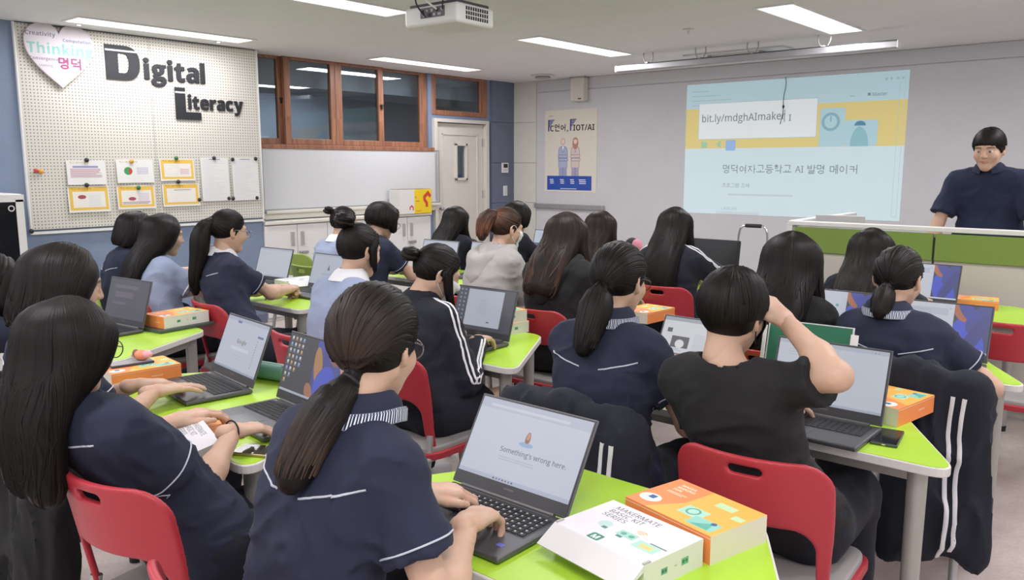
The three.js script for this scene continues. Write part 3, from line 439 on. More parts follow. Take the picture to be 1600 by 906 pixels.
// vowels: right-hand ones [ticks left, ticks right, second bar], lower ones [ticks up, ticks down]
const VOWEL = { 0: ['v', 0, 1, 0], 1: ['v', 0, 1, 1], 4: ['v', 1, 0, 0], 5: ['v', 1, 0, 1], 6: ['v', 2, 0, 0], 7: ['v', 2, 0, 1], 20: ['v', 0, 0, 0], 8: ['h', 1, 0], 12: ['h', 2, 0], 13: ['h', 0, 1], 18: ['h', 0, 0], 2: ['v', 0, 2, 0] };
function hangul(g, text, x, y, size, lw, color) {
  g.strokeStyle = color; g.lineWidth = lw; g.lineJoin = 'miter'; g.lineCap = 'square';
  const glyph = (c, bx, by, bw, bh) => { for (const p of JAMO[c] ?? []) { g.beginPath(); if (p === 'o') g.ellipse(bx + bw / 2, by + bh / 2, bw / 2, bh / 2, 0, 0, 7); else if (p === 'h') g.ellipse(bx + bw / 2, by + bh * 0.66, bw * 0.33, bh * 0.3, 0, 0, 7); else for (let i = 0; i < p.length; i += 2) g[i ? 'lineTo' : 'moveTo'](bx + p[i] * bw, by + p[i + 1] * bh); g.stroke(); } };
  const line = (...p) => { g.beginPath(); g.moveTo(p[0], p[1]); g.lineTo(p[2], p[3]); g.stroke(); };
  for (const ch of text) {
    const n = ch.codePointAt(0) - 0xac00;
    if (n < 0 || n > 11171) { if (ch !== ' ') { g.fillStyle = color; g.font = `${size}px sans-serif`; g.fillText(ch, x, y + size * 0.86); x += g.measureText(ch).width; } else x += size * 0.35; continue; }
    const a = INITIAL[Math.floor(n / 588)], v = VOWEL[Math.floor((n % 588) / 28)] ?? ['v', 0, 1, 0], f = FINAL[n % 28], s = size, H = f ? 0.5 : 0.86, top = y + s * 0.06;
    if (v[0] === 'v') {
      glyph(a, x + s * 0.08, top + s * (f ? 0.03 : 0.16), s * 0.38, s * (f ? 0.36 : 0.5));
      const vx = x + s * (v[3] ? 0.68 : 0.76); line(vx, top, vx, top + s * H); if (v[3]) line(vx + s * 0.16, top, vx + s * 0.16, top + s * H);
      for (let i = 0; i < v[1]; i++) { const ty = top + s * H * (v[1] > 1 ? 0.36 + 0.28 * i : 0.5); line(vx - s * 0.15, ty, vx, ty); }
      for (let i = 0; i < v[2]; i++) { const ty = top + s * H * (v[2] > 1 ? 0.36 + 0.28 * i : 0.5); line(vx, ty, vx + s * 0.14, ty); }
    } else {
      glyph(a, x + s * 0.22, top + s * 0.02, s * 0.54, s * (f ? 0.24 : 0.4));
      const vy = top + s * (f ? 0.46 : 0.74); line(x + s * 0.05, vy, x + s * 0.93, vy);
      for (let i = 0; i < v[1]; i++) { const tx = x + s * (v[1] > 1 ? 0.36 + 0.26 * i : 0.49); line(tx, vy - s * 0.15, tx, vy); }
      for (let i = 0; i < v[2]; i++) { const tx = x + s * (v[2] > 1 ? 0.36 + 0.26 * i : 0.49); line(tx, vy, tx, vy + s * 0.15); }
    }
    if (f) glyph(f, x + s * 0.22, top + s * 0.6, s * 0.54, s * 0.28);
    x += s * 1.02;
  }
  return x;
}

// ---------- room shell ----------
const wallNoise = (base, amp, seed, n = 256) => dataTex(n, n, (x, y) => { const v = amp * (0.5 * tileNoise(x / 32, y / 32, n / 32, seed) + 0.3 * tileNoise(x / 8, y / 8, n / 8, seed + 1) + 0.35 * tileNoise(x / 2, y / 2, n / 2, seed + 2)); return base.map((c) => c + v); });
const rep = (t, u, v) => { const c = t.clone(); c.repeat.set(u, v); c.needsUpdate = true; return c; };
function metric(g) { // uv in metres from the position, by the way each face points
  const p = g.attributes.position, n = g.attributes.normal, uv = []; for (let i = 0; i < p.count; i++) { const a = [Math.abs(n.getX(i)), Math.abs(n.getY(i)), Math.abs(n.getZ(i))]; if (a[0] > a[1] && a[0] > a[2]) uv.push(-p.getZ(i), p.getY(i)); else if (a[1] > a[2]) uv.push(p.getX(i), -p.getZ(i)); else uv.push(p.getX(i), p.getY(i)); } g.setAttribute('uv', new THREE.Float32BufferAttribute(uv, 2)); return g;
}
const floorTex = dataTex(512, 512, (x, y) => { const a = tileNoise(x / 64, y / 64, 8, 1) * 6 + tileNoise(x / 20, y / 20, 26, 2) * 5 + tileNoise(x / 3, y / 3, 171, 3) * 6 + (hash3(x, y, 5) > 0.985 ? -16 : 0); return [190 + a, 178 + a, 173 + a]; });
const M = {
  floor: new THREE.MeshPhysicalMaterial({ map: rep(floorTex, 0.7, 0.7), roughness: 0.42 }),
  ceiling: mat(0xffffff, 0.92, { map: rep(wallNoise([230, 229, 230], 4, 11), 0.5, 0.5) }),
  blue: mat(0xffffff, 0.6, { map: rep(wallNoise([122, 137, 162], 4, 21), 0.7, 0.7) }),
  blueDark: mat(0xffffff, 0.6, { map: rep(wallNoise([104, 112, 133], 4, 23), 0.7, 0.7) }),
  cream: mat(0xffffff, 0.6, { map: rep(wallNoise([214, 211, 201], 4, 25), 0.7, 0.7) }),
  grey: mat(0xffffff, 0.55, { map: rep(wallNoise([203, 204, 207], 3, 27), 0.6, 0.6) }),
  white: mat(0xffffff, 0.7, { map: rep(wallNoise([222, 222, 222], 3, 29), 0.6, 0.6) }),
  whiteGloss: mat(lin(0.62, 0.635, 0.65), 0.3), whitePlastic: mat(lin(0.74, 0.74, 0.73), 0.45), darkGlass: mat(lin(0.012, 0.013, 0.016), 0.12),
  metal: mat(lin(0.36, 0.36, 0.37), 0.5, { metalness: 0.6 }), steelGrey: mat(lin(0.43, 0.42, 0.4), 0.42, { metalness: 0.25 }), chrome: mat(lin(0.75, 0.75, 0.75), 0.14, { metalness: 1 }), black: mat(lin(0.015, 0.015, 0.017), 0.55), blackLetter: mat(lin(0.011, 0.012, 0.017), 0.6),
  hall: mat(lin(0.4, 0.43, 0.47), 0.85), hallFloor: mat(lin(0.12, 0.115, 0.11), 0.6),
  glass: new THREE.MeshPhysicalMaterial({ color: lin(0.72, 0.78, 0.82), transmission: 1, roughness: 0.015, thickness: 0, ior: 1.72 }),
  paper: mat(lin(0.7, 0.7, 0.7), 0.85),
};
const woodTex = dataTex(256, 256, (x, y) => { const g = tileNoise(x / 5, y / 64, 51, 4) * 16 + tileNoise(x / 2, y / 32, 128, 5) * 9; return [146 + g, 100 + g * 0.8, 76 + g * 0.6]; });
M.wood = mat(0xffffff, 0.42, { map: woodTex });

struct('floor', metric(span(XL - 0.2, XR + 0.2, -0.12, 0, ZF - 0.2, ZB + 0.2)), M.floor);
struct('ceiling', metric(span(XL - 0.2, XR + 0.2, HC, HC + 0.14, ZF - 0.2, ZB + 0.2)), M.ceiling);
// left wall, with the window band, the transom light and the door opening left open
const PX = -6.9, PZ = -4.372; // face and end of the furred-out pier that carries the pegboard
const WZ0 = -4.42, WZ1 = -6.76, DZ0 = -6.82, DZ1 = -7.78, WY = 1.69, DY = 2.07, TW = 0.16;
struct('wall_left', metric(merge([span(XL - TW, XL, 0, HC, ZB + 0.2, WZ0), span(XL - 0.01, PX, 0, HC, ZB + 0.2, PZ), span(XL - TW, XL, 0, WY, WZ0, WZ1), span(XL - TW, XL, 0, HC, WZ1, DZ0), span(XL - TW, XL, DY, DY + 0.04, DZ0, DZ1), span(XL - TW, XL, 0, HC, DZ1, ZF - 0.2)])), M.blue);
const wf = struct('wall_front', metric(span(XL, XR + 0.2, 0, HC, ZF - 0.16, ZF)), M.white);
struct('wall_right', metric(span(XR, XR + 0.16, 0, HC, ZF, ZB)), M.white);
struct('wall_back', metric(span(XL, XR + 0.16, 0, HC, ZB, ZB + 0.16)), M.white);
// front wall cladding: cream panels in the corner, the large grey projection board, a top band
const CORNER = -6.7;
for (let i = 0; i < 5; i++) part('panel', rbox(CORNER - XL - 0.006, 0.512, 0.012, 0.003, (CORNER + XL) / 2, 0.26 + i * 0.516, ZF + 0.006), M.cream, wf);
part('projection_board', metric(rbox(XR - CORNER - 0.01, 2.43, 0.016, 0.003, (CORNER + XR) / 2, 1.217, ZF + 0.008)), M.grey, wf);
part('top_band', rbox(XR - CORNER - 0.01, 0.136, 0.012, 0.003, (CORNER + XR) / 2, 2.508, ZF + 0.006), M.grey, wf);
// blue panels between door and corner
const bc = struct('wall_corner', span(XL, XL + 0.012, 0, HC, DZ1 - 0.06, ZF + 0.012), M.blueDark);
for (let i = 0; i < 5; i++) { const a = DZ1 - 0.065, b = ZF + 0.1; part('panel', rbox(0.012, 0.512, a - b, 0.003, XL + 0.018, 0.26 + i * 0.516, (a + b) / 2), M.blueDark, bc); }
// corridor beyond the windows
struct('wall_corridor', merge([span(-9.7, -9.55, 0, HC, -2, -9.2), span(-9.55, XL - TW, 0, HC, -2, -1.85), span(-9.55, XL - TW, 0, HC, -9.35, -9.2), span(-9.7, XL - TW, HC, HC + 0.1, -2, -9.2)]), M.hall);
struct('floor_corridor', span(-9.7, XL - 0.2, -0.12, 0, -2, -9.2), M.hallFloor);
struct('trim_1', span(-9.55, -9.53, 1.0, 1.9, -5.2, -6.2), mat(lin(0.6, 0.62, 0.64), 0.6));
struct('trim_3', span(-8.2, XL - TW - 0.05, 2.32, HC, -2, -9.2), mat(lin(0.62, 0.62, 0.62), 0.8)); // beam box along the corridor ceiling
{ const g = thing('added_corridor_light', 'added dim lamp brightening the corridor beyond the windows', 'ceiling light', [-8.8, HC, -6.2]); part('housing', box(0.2, 0.03, 1.3, 0, -0.015, 0), M.whitePlastic, g); part('diffuser', box(0.16, 0.004, 1.25, 0, -0.032, 0), new THREE.MeshStandardMaterial({ color: 0xffffff, emissive: 0xffffff, emissiveIntensity: 0.5 }), g); const a = new THREE.RectAreaLight(0xeef4ff, 30, 0.16, 1.25); a.position.set(-8.8, HC - 0.04, -6.2); a.rotation.x = -Math.PI / 2; a.castShadow = true; scene.add(a); }  // unseen lamp, added to brighten what shows through the window glass

// windows: each sash has its wooden frame and its own pane
const zAt = (px) => onX(px, 190, XL).z;
const SASH = [[WZ0, zAt(452), zAt(437)], [zAt(437), zAt(526), 0], [zAt(526), zAt(603), 0], [zAt(590), WZ1, 0]];
function sash(n, z0, z1, y0, y1, depth, lb, rb) {
  const g = new THREE.Group(); g.name = 'window_' + n; g.userData.kind = 'structure'; scene.add(g); const x0 = XL - 0.07 + depth, x1 = x0 + 0.05;
  const bar = (name, a, b, c, d) => part(name, metric(rbox(x1 - x0, Math.abs(b - a), Math.abs(d - c), 0.006, (x0 + x1) / 2, (a + b) / 2, (c + d) / 2)), M.wood, g);
  bar('stile', y0, y1, z0, z0 - lb); bar('stile', y0, y1, z1 + rb, z1); bar('bottom_rail', y0, y0 + 0.06, z0 - lb, z1 + rb); bar('top_rail', y1 - 0.03, y1, z0 - lb, z1 + rb);
  if (n === 1 || n === 3) part('latch', merge([box(0.02, 0.05, 0.02, x1 + 0.008, (y0 + y1) / 2, z1 + rb / 2), box(0.012, 0.012, 0.05, x1 + 0.02, (y0 + y1) / 2 + 0.02, z1 + rb / 2)]), M.black, g);
  part('pane', span((x0 + x1) / 2 - 0.003, (x0 + x1) / 2 + 0.003, y0 + 0.06, y1 - 0.03, z0 - lb, z1 + rb), M.glass, g); return g;
}
const sx = [zAt(398), zAt(452), zAt(522), zAt(602), zAt(668)];
sash(1, sx[0], zAt(447), WY + 0.035, HC, 0.0, 0.05, 0.07); sash(2, zAt(443), sx[2], WY + 0.035, HC, 0.055, 0.07, 0.06); sash(3, sx[2], zAt(597), WY + 0.035, HC, 0.055, 0.09, 0.07); sash(4, zAt(593), WZ1 - 0.0, WY + 0.035, HC, 0.0, 0.08, 0.11);
struct('trim_2', metric(rbox(0.17, 0.045, WZ0 - WZ1 + 0.1, 0.006, XL - 0.035, WY + 0.012, (WZ0 + WZ1) / 2)), M.wood);
sash(5, DZ0, DZ1, DY + 0.04, HC, 0.03, 0.06, 0.13);
// door with its frame, raised panel, small light, hinges
{
  const d = new THREE.Group(); d.name = 'door_1'; d.userData.kind = 'structure'; scene.add(d); d.position.set(XL, 0, (DZ0 + DZ1) / 2);
  const w = DZ0 - DZ1, doorM = mat(0xffffff, 0.5, { map: rep(wallNoise([211, 206, 197], 3, 31), 0.6, 0.6) });
  part('jamb', merge([box(0.2, DY, 0.05, -0.06, DY / 2, w / 2 - 0.025), box(0.2, DY, 0.05, -0.06, DY / 2, -w / 2 + 0.025), box(0.2, 0.04, w - 0.1, -0.06, DY - 0.02, 0)]), doorM, d);
  const iw = w - 0.11, leaf = new THREE.Shape(); leaf.moveTo(-iw / 2, 0.01); leaf.lineTo(iw / 2, 0.01); leaf.lineTo(iw / 2, DY - 0.05); leaf.lineTo(-iw / 2, DY - 0.05); leaf.closePath();
  const hole = new THREE.Path(); hole.moveTo(-0.06, 1.36); hole.lineTo(0.1, 1.36); hole.lineTo(0.1, 1.76); hole.lineTo(-0.06, 1.76); hole.closePath(); leaf.holes.push(hole);
  const lf = part('leaf', new THREE.ExtrudeGeometry(leaf, { depth: 0.04, bevelEnabled: false }).rotateY(Math.PI / 2).translate(-0.06, 0, 0), doorM, d);
  const frameOf = (x0, x1, y0, y1, t, b) => merge([rbox(b, y1 - y0, t, 0.004, 0, (y0 + y1) / 2, x0 + t / 2), rbox(b, y1 - y0, t, 0.004, 0, (y0 + y1) / 2, x1 - t / 2), rbox(b, t, x1 - x0, 0.004, 0, y0 + t / 2, (x0 + x1) / 2), rbox(b, t, x1 - x0, 0.004, 0, y1 - t / 2, (x0 + x1) / 2)]);
  part('raised_moulding', frameOf(-iw / 2 + 0.1, iw / 2 - 0.12, 0.12, DY - 0.17, 0.018, 0.016).translate(-0.016, 0, 0), doorM, lf);
  part('window_bead', frameOf(-0.125, 0.085, 1.335, 1.785, 0.03, 0.03).translate(-0.014, 0, 0), doorM, lf);
  part('pane', box(0.006, 0.4, 0.16, -0.04, 1.56, -0.02), M.glass, lf);
  for (const y of [0.25, 1.15, 1.8]) part('hinge', merge([cyl(0.008, 0.008, 0.1, 0.004, y, -w / 2 + 0.045, 10), box(0.004, 0.1, 0.03, -0.018, y, -w / 2 + 0.06)]), M.steelGrey, d);
  part('knob', merge([cyl(0.012, 0.012, 0.05, 0, 0, 0, 12).rotateZ(Math.PI / 2), new THREE.SphereGeometry(0.026, 16, 12).translate(0.035, 0, 0)]).translate(0.005, 1.0, iw / 2 - 0.06), M.metal, lf);
}
struct('baseboard_left', span(PX, PX + 0.012, 0, 0.09, ZB, PZ), M.blueDark);
struct('baseboard_front', span(CORNER, XR, 0, 0.09, ZF + 0.016, ZF + 0.028), M.cream);

// ---------- ceiling lights ----------
const glow = new THREE.MeshStandardMaterial({ color: 0xffffff, roughness: 0.6, emissive: 0xffffff, emissiveIntensity: 1.6 }), trimWhite = mat(lin(0.8, 0.8, 0.8), 0.5);
LIGHT_X.forEach((x, i) => LIGHT_Z.forEach((z, j) => {
  const seen = (i === 0 && j < 2) || (i === 1 && j < 2) || (i === 2 && j === 0);
  const names = { '0,0': 'flush LED ceiling panel above the wooden window band near the door', '0,1': 'flush LED ceiling panel above the Digital lettering on the pegboard', '1,0': 'flush LED ceiling panel in front of the poster wall', '1,1': 'flush LED ceiling panel beside the ceiling projector', '2,0': 'flush LED ceiling panel above the projection rail' };
  const g = thing('ceiling_light', names[i + ',' + j] ?? 'flush LED ceiling panel over the right and rear seats', 'ceiling light', [x, HC, z], 0, 'ceiling light panels');
  const w = LIGHT_W, l = LIGHT_L, t = 0.018; part('frame', merge([box(w + 2 * t, 0.012, t, 0, -0.004, l / 2 + t / 2), box(w + 2 * t, 0.012, t, 0, -0.004, -l / 2 - t / 2), box(t, 0.012, l, w / 2 + t / 2, -0.004, 0), box(t, 0.012, l, -w / 2 - t / 2, -0.004, 0)]), trimWhite, g);
  part('diffuser', box(w, 0.006, l, 0, -0.003, 0), glow, g);
  if (i === 0 && j === 1) for (const k of [-0.45, 0.5]) part('clip', rbox(0.02, 0.02, 0.03, 0.004, -w / 2 - 0.03, -0.014, k * 1.2), trimWhite, g);
  const a = new THREE.RectAreaLight(LIGHT_COLOR, LIGHT_POWER, w, l); a.position.set(x, HC - 0.014, z); a.rotation.x = -Math.PI / 2; a.castShadow = true; scene.add(a);
}));

// ---------- things on the left wall ----------
const toWall = (g) => g.rotateY(Math.PI / 2); // drawn facing +z, turned to face into the room; its right is -z
{
  const tex = dataTex(64, 64, (x, y) => { const dx = (x % 16) - 7.5, dy = (y % 16) - 7.5, r = Math.hypot(dx, dy), v = r < 2.6 ? 108 : r < 3.4 ? 158 : 207 + tileNoise(x / 2, y / 2, 32, 8) * 3; return [v, v * 0.985, v * 0.945]; });
  const pegM = mat(0xffffff, 0.75, { map: rep(tex, 10, 10) }), y0 = 1.0, y1 = HC - 0.005, z0 = -2.345, z1 = PZ + 0.004;
  const g = thing('pegboard', 'large cream perforated pegboard carrying the Digital Literacy lettering', 'pegboard', [PX, 0, (z0 + z1) / 2]);
  for (const k of [-1, 1]) part('panel', metric(rbox(0.02, y1 - y0 - 0.03, (z0 - z1) / 2 - 0.003, 0.003, 0.014, (y0 + y1) / 2 + 0.01, -k * (z0 - z1) / 4)), pegM, g);
  part('frame', merge([box(0.03, 0.02, z0 - z1 + 0.02, 0.015, y0, 0), box(0.03, y1 - y0, 0.012, 0.015, (y0 + y1) / 2, (z0 - z1) / 2 + 0.004), box(0.03, y1 - y0, 0.012, 0.015, (y0 + y1) / 2, -(z0 - z1) / 2 - 0.004)]), M.whitePlastic, g);
}
const PEG = PX + 0.026;
function letters(text, size, depth = 0.008) { const g = new TextGeometry(text, { font, size, depth, curveSegments: 6, bevelEnabled: true, bevelThickness: 0.002, bevelSize: size * 0.028, bevelSegments: 1 }); return g; }
function word(name, label, initial, rest, aInit, aRest, hInit, wInit, hRest, wRest) {
  const g = thing(name, label, 'wall lettering', [PEG, 0, 0]);
  const place = (geo, at, w, h, n) => { geo.computeBoundingBox(); const b = geo.boundingBox; geo.translate(-b.min.x, -b.min.y, 0).scale(w / (b.max.x - b.min.x), h / (b.max.y - b.min.y), 1); toWall(geo).translate(0.002, at.y, at.z); return part(n, geo, M.blackLetter, g); };
  const big = initial === 'D' ? (() => { const s = new THREE.Shape(); s.moveTo(0, 0); s.lineTo(0.55, 0); s.bezierCurveTo(0.88, 0, 1, 0.2, 1, 0.5); s.bezierCurveTo(1, 0.8, 0.88, 1, 0.55, 1); s.lineTo(0, 1); s.closePath(); const h = new THREE.Path(); h.moveTo(0.36, 0.2); h.lineTo(0.36, 0.78); h.lineTo(0.5, 0.78); h.bezierCurveTo(0.64, 0.78, 0.68, 0.66, 0.68, 0.49); h.bezierCurveTo(0.68, 0.32, 0.64, 0.2, 0.5, 0.2); h.closePath(); s.holes.push(h); return new THREE.ExtrudeGeometry(s, { depth: 0.01, bevelEnabled: false, curveSegments: 16 }); })()
    : (() => { const s = new THREE.Shape(); s.moveTo(0, 0); s.lineTo(1, 0); s.lineTo(1, 0.24); s.lineTo(0.4, 0.24); s.lineTo(0.4, 1); s.lineTo(0, 1); s.closePath(); return new THREE.ExtrudeGeometry(s, { depth: 0.01, bevelEnabled: false }); })();
  const b = place(big, aInit, wInit, hInit, 'letter'); b.userData.label = 'large black initial ' + initial;
  const st = initial === 'D' ? [0.0, 0.92, 0.845, 0.05] : [0.0, 0.42, 0.845, 0.05]; part('stripe', toWall(box(wInit * (st[1] - st[0]), hInit * st[3], 0.003, wInit * (st[0] + st[1]) / 2, hInit * st[2], 0.0115)).translate(0.002, aInit.y, aInit.z), M.paper, b);
  // the smaller letters, one mesh each, spaced to fill the width
  const geos = [...rest].map((c) => { const t = letters(c, 1, 0.008); t.computeBoundingBox(); return t; }), adv = geos.map((t) => t.boundingBox.max.x - t.boundingBox.min.x + 0.07), total = adv.reduce((a, c) => a + c, 0), s = wRest / total, sy = hRest; let x = 0;
  geos.forEach((t, i) => { t.translate(-t.boundingBox.min.x, 0, 0).scale(s, sy, 1); toWall(t).translate(0.002, aRest.y, aRest.z - x); x += adv[i] * s; part('letter', t, M.blackLetter, g); });
}
{
  const dBL = onX(166, 123, PEG), dTL = onX(158, 68, PEG), dR = onX(219, 122, PEG), r0 = onX(225, 123, PEG), r1 = onX(322, 125, PEG), rt = onX(225, 97, PEG);
  word('digital_lettering', 'black cut-out letters reading Digital with a tall initial D', 'D', 'igital', dBL, r0, dTL.y - dBL.y, dBL.z - dR.z, (rt.y - r0.y) * 1.18, r0.z - r1.z);
  const lBL = onX(275, 186, PEG), lTL = onX(271, 136, PEG), lR = onX(314, 186, PEG), e0 = onX(294, 170, PEG), e1 = onX(381, 174, PEG), et = onX(294, 152, PEG);
  word('literacy_lettering', 'black cut-out letters reading Literacy with a tall initial L', 'L', 'iteracy', lBL, e0, lTL.y - lBL.y, lBL.z - lR.z, (et.y - e0.y) * 1.18, e0.z - e1.z);
}
{ // heart panel with a word cloud
  const c = onX(92, 88, PEG), hw = (onX(38, 88, PEG).z - onX(145, 88, PEG).z) / 2, hh = (onX(92, 42, PEG).y - onX(92, 141, PEG).y) / 2, s = new THREE.Shape();
  s.moveTo(0, -1); s.bezierCurveTo(-0.45, -0.6, -1, -0.15, -1, 0.38); s.bezierCurveTo(-1, 0.82, -0.65, 1, -0.42, 1); s.bezierCurveTo(-0.2, 1, -0.05, 0.85, 0, 0.66); s.bezierCurveTo(0.05, 0.85, 0.2, 1, 0.42, 1); s.bezierCurveTo(0.65, 1, 1, 0.82, 1, 0.38); s.bezierCurveTo(1, -0.15, 0.45, -0.6, 0, -1);
  const tex = canvas(512, 512, (g) => {
    g.fillStyle = '#c6bfc5'; g.fillRect(0, 0, 512, 512); const words = ['Learning', 'Data', 'Coding', 'Creativity', 'Logic', 'Idea', 'Convergence', 'Problem', 'Design'];
    reseed(5); for (let i = 0; i < 90; i++) { g.fillStyle = ['#c9bcc6', '#b9c4cf', '#d6b9c3', '#bfc9bf', '#c8bfae'][i % 5]; g.font = `${10 + Math.floor(rnd() * 10)}px sans-serif`; g.fillText(words[i % 9], rnd() * 480, rnd() * 512); }
    g.fillStyle = '#c6bfc5'; g.fillRect(0, 70, 512, 330);
    g.fillStyle = '#6b7084'; g.font = 'bold 46px sans-serif'; g.fillText('Creativity', 10, 110); g.font = 'bold 34px sans-serif'; g.fillText('Computation', 280, 140); g.fillStyle = '#7fb3ab'; g.font = 'bold 118px sans-serif'; g.fillText('Thinking', 14, 248); g.fillStyle = '#7d7488'; g.font = 'bold 34px sans-serif'; g.fillText('Convergence', 28, 300); g.font = '26px sans-serif'; g.fillText('Learning', 92, 350); g.fillText('Creative', 300, 480);
    hangul(g, '명덕', 236, 268, 92, 13, '#96406e');
  });
  const geo = new THREE.ExtrudeGeometry(s, { depth: 0.02, bevelEnabled: false, curveSegments: 14 }), p = geo.attributes.position, uv = geo.attributes.uv; for (let i = 0; i < p.count; i++) uv.setXY(i, p.getX(i) / 2 + 0.5, p.getY(i) / 2 + 0.5);
  geo.scale(hw, hh, 1); single('heart_panel', 'pale heart-shaped panel printed with a word cloud around the word Thinking', 'wall panel', toWall(geo), mat(0xffffff, 0.6, { map: tex }), [PEG + 0.012, c.y, c.z]);
}
// printed sheets with their magnets
const magnetGeo = new THREE.SphereGeometry(0.018, 14, 10).scale(0.6, 1, 1), magnetMats = { black: mat(lin(0.02, 0.022, 0.024), 0.35), green: mat(lin(0.03, 0.16, 0.05), 0.35), orange: mat(lin(0.7, 0.33, 0.04), 0.35), red: mat(lin(0.5, 0.05, 0.04), 0.35) };
function magnet(px, py, color, label) { const p = onX(px, py, PEG + 0.006); single('magnet', label, 'magnet', magnetGeo, magnetMats[color], [PEG + 0.012, p.y, p.z], 0); }
function sheet(label, tl, br, kind, i) {
  const a = onX(...tl, PEG), b = onX(...br, PEG), w = a.z - b.z, h = a.y - b.y;
  const tex = canvas(384, 264, (g) => {
    g.fillStyle = '#d9d9d7'; g.fillRect(0, 0, 384, 264);
    if (kind === 'doc') { g.fillStyle = '#c9ccd2'; reseed(i + 40); for (let y = 14; y < 250; y += 9) g.fillRect(24 + rnd() * 10, y, 120 + rnd() * 210, 3); g.fillStyle = '#9aa0aa'; g.fillRect(120, 8, 150, 6); return; }
    if (kind === 'gold') { g.fillStyle = '#dcb453'; g.fillRect(14, 10, 356, 232); g.fillStyle = '#dcd9d3'; g.fillRect(44, 56, 300, 160); g.fillStyle = '#9d7a2a'; } else g.fillStyle = '#b09a58';
    hangul(g, '학교 데이터 분석', 34, 16, 24, 2.5, g.fillStyle);
    if (i === 0) { g.fillStyle = '#8c86b8'; g.fillRect(60, 62, 250, 20); g.fillStyle = '#a2607c'; reseed(9); for (let y = 92; y < 190; y += 11) g.fillRect(34, y, 240 + rnd() * 80, 5); }
    if (i === 1) { g.fillStyle = '#3f8f58'; g.beginPath(); g.arc(120, 130, 44, 1.2, 5.2); g.lineTo(120, 130); g.fill(); g.fillStyle = '#b3423f'; g.beginPath(); g.arc(120, 130, 44, 5.2, 7.5); g.lineTo(120, 130); g.fill(); g.fillStyle = '#a9a3bf'; for (let y = 90; y < 170; y += 10) g.fillRect(210, y, 120, 5); }
    if (i === 2) { g.strokeStyle = '#a8b6cc'; g.lineWidth = 2; g.strokeRect(60, 80, 140, 100); g.beginPath(); g.moveTo(70, 120); g.lineTo(190, 100); g.stroke(); g.fillStyle = '#c89da8'; for (let y = 120; y < 190; y += 12) g.fillRect(220, y, 100, 6); }
    if (i === 3 || i === 4) { g.fillStyle = '#9b4b52'; g.beginPath(); g.ellipse(i === 3 ? 128 : 150, i === 3 ? 110 : 150, 38, 20, 0, 0, 7); g.fill(); g.fillStyle = i === 3 ? '#c7cbd6' : '#bda9c9'; for (let y = 90; y < 200; y += 12) g.fillRect(i === 3 ? 190 : 210, y, 110, 5); if (i === 4) { g.fillStyle = '#8f6f86'; g.fillRect(50, 184, 280, 8); g.fillRect(50, 200, 260, 7); } }
    if (i === 5) { g.fillStyle = '#8b8f9c'; g.fillRect(120, 74, 180, 6); g.fillStyle = '#a8705f'; g.fillRect(120, 68, 170, 3); }
  });
  const curl = new THREE.BoxGeometry(w, h, 0.0012, 12, 1, 1), p = curl.attributes.position; for (let k = 0; k < p.count; k++) { const u = p.getX(k) / w + 0.5, v = 0.5 - p.getY(k) / h; p.setZ(k, p.getZ(k) + 0.012 * v * v * (0.4 + 0.6 * Math.abs(u - 0.5) * 2)); } curl.computeVertexNormals();
  single('paper_sheet', label, 'paper', toWall(curl), mat(0xffffff, 0.8, { map: tex }), [PEG + 0.004, (a.y + b.y) / 2, (a.z + b.z) / 2], 0, 'sheets pinned on the pegboard');
}
sheet('white printed sheet with a purple heading bar and red text', [102, 250], [166, 288], 'plain', 0); sheet('white printed sheet with a green and red pie chart', [180, 249], [240, 285], 'plain', 1); sheet('yellow framed sheet with a line chart beside red text', [248, 248], [304, 282], 'gold', 2);
sheet('yellow framed sheet with one dark oval and faint lines', [104, 291], [172, 330], 'gold', 3); sheet('yellow framed sheet with a purple oval and text below', [181, 290], [243, 325], 'gold', 4); sheet('yellow framed sheet with a single red heading line', [252, 287], [312, 321], 'gold', 5);
sheet('plain white document pinned beside the yellow framed sheets', [312, 246], [359, 313], 'doc', 6); sheet('plain white document pinned at the pegboard edge by the whiteboard', [361, 246], [405, 312], 'doc', 7);
[[135, 250, 'black', 'black round magnet above the sheet with the purple bar'], [205, 252, 'orange', 'orange round magnet above the pie chart sheet'], [275, 247, 'green', 'green round magnet above the line chart sheet'], [135, 289, 'black', 'black round magnet above the dark oval sheet'], [216, 293, 'green', 'green round magnet above the purple oval sheet'], [278, 284, 'black', 'black round magnet above the red heading sheet'], [334, 247, 'black', 'black round magnet at the top of the middle document'], [311, 312, 'black', 'black round magnet at the bottom left of the middle document'], [357, 310, 'black', 'black round magnet at the bottom right of the middle document'], [363, 249, 'black', 'black round magnet at the top left of the last document'], [399, 248, 'black', 'black round magnet at the top right of the last document'], [364, 310, 'black', 'black round magnet at the bottom left of the last document'], [401, 309, 'black', 'black round magnet at the bottom right of the last document'], [56, 267, 'red', 'red round magnet beside the orange one on bare pegboard'], [64, 268, 'orange', 'orange round magnet beside the red one on bare pegboard'], [49, 361, 'black', 'black round magnet at the lower pegboard corner']].forEach((a) => magnet(...a));

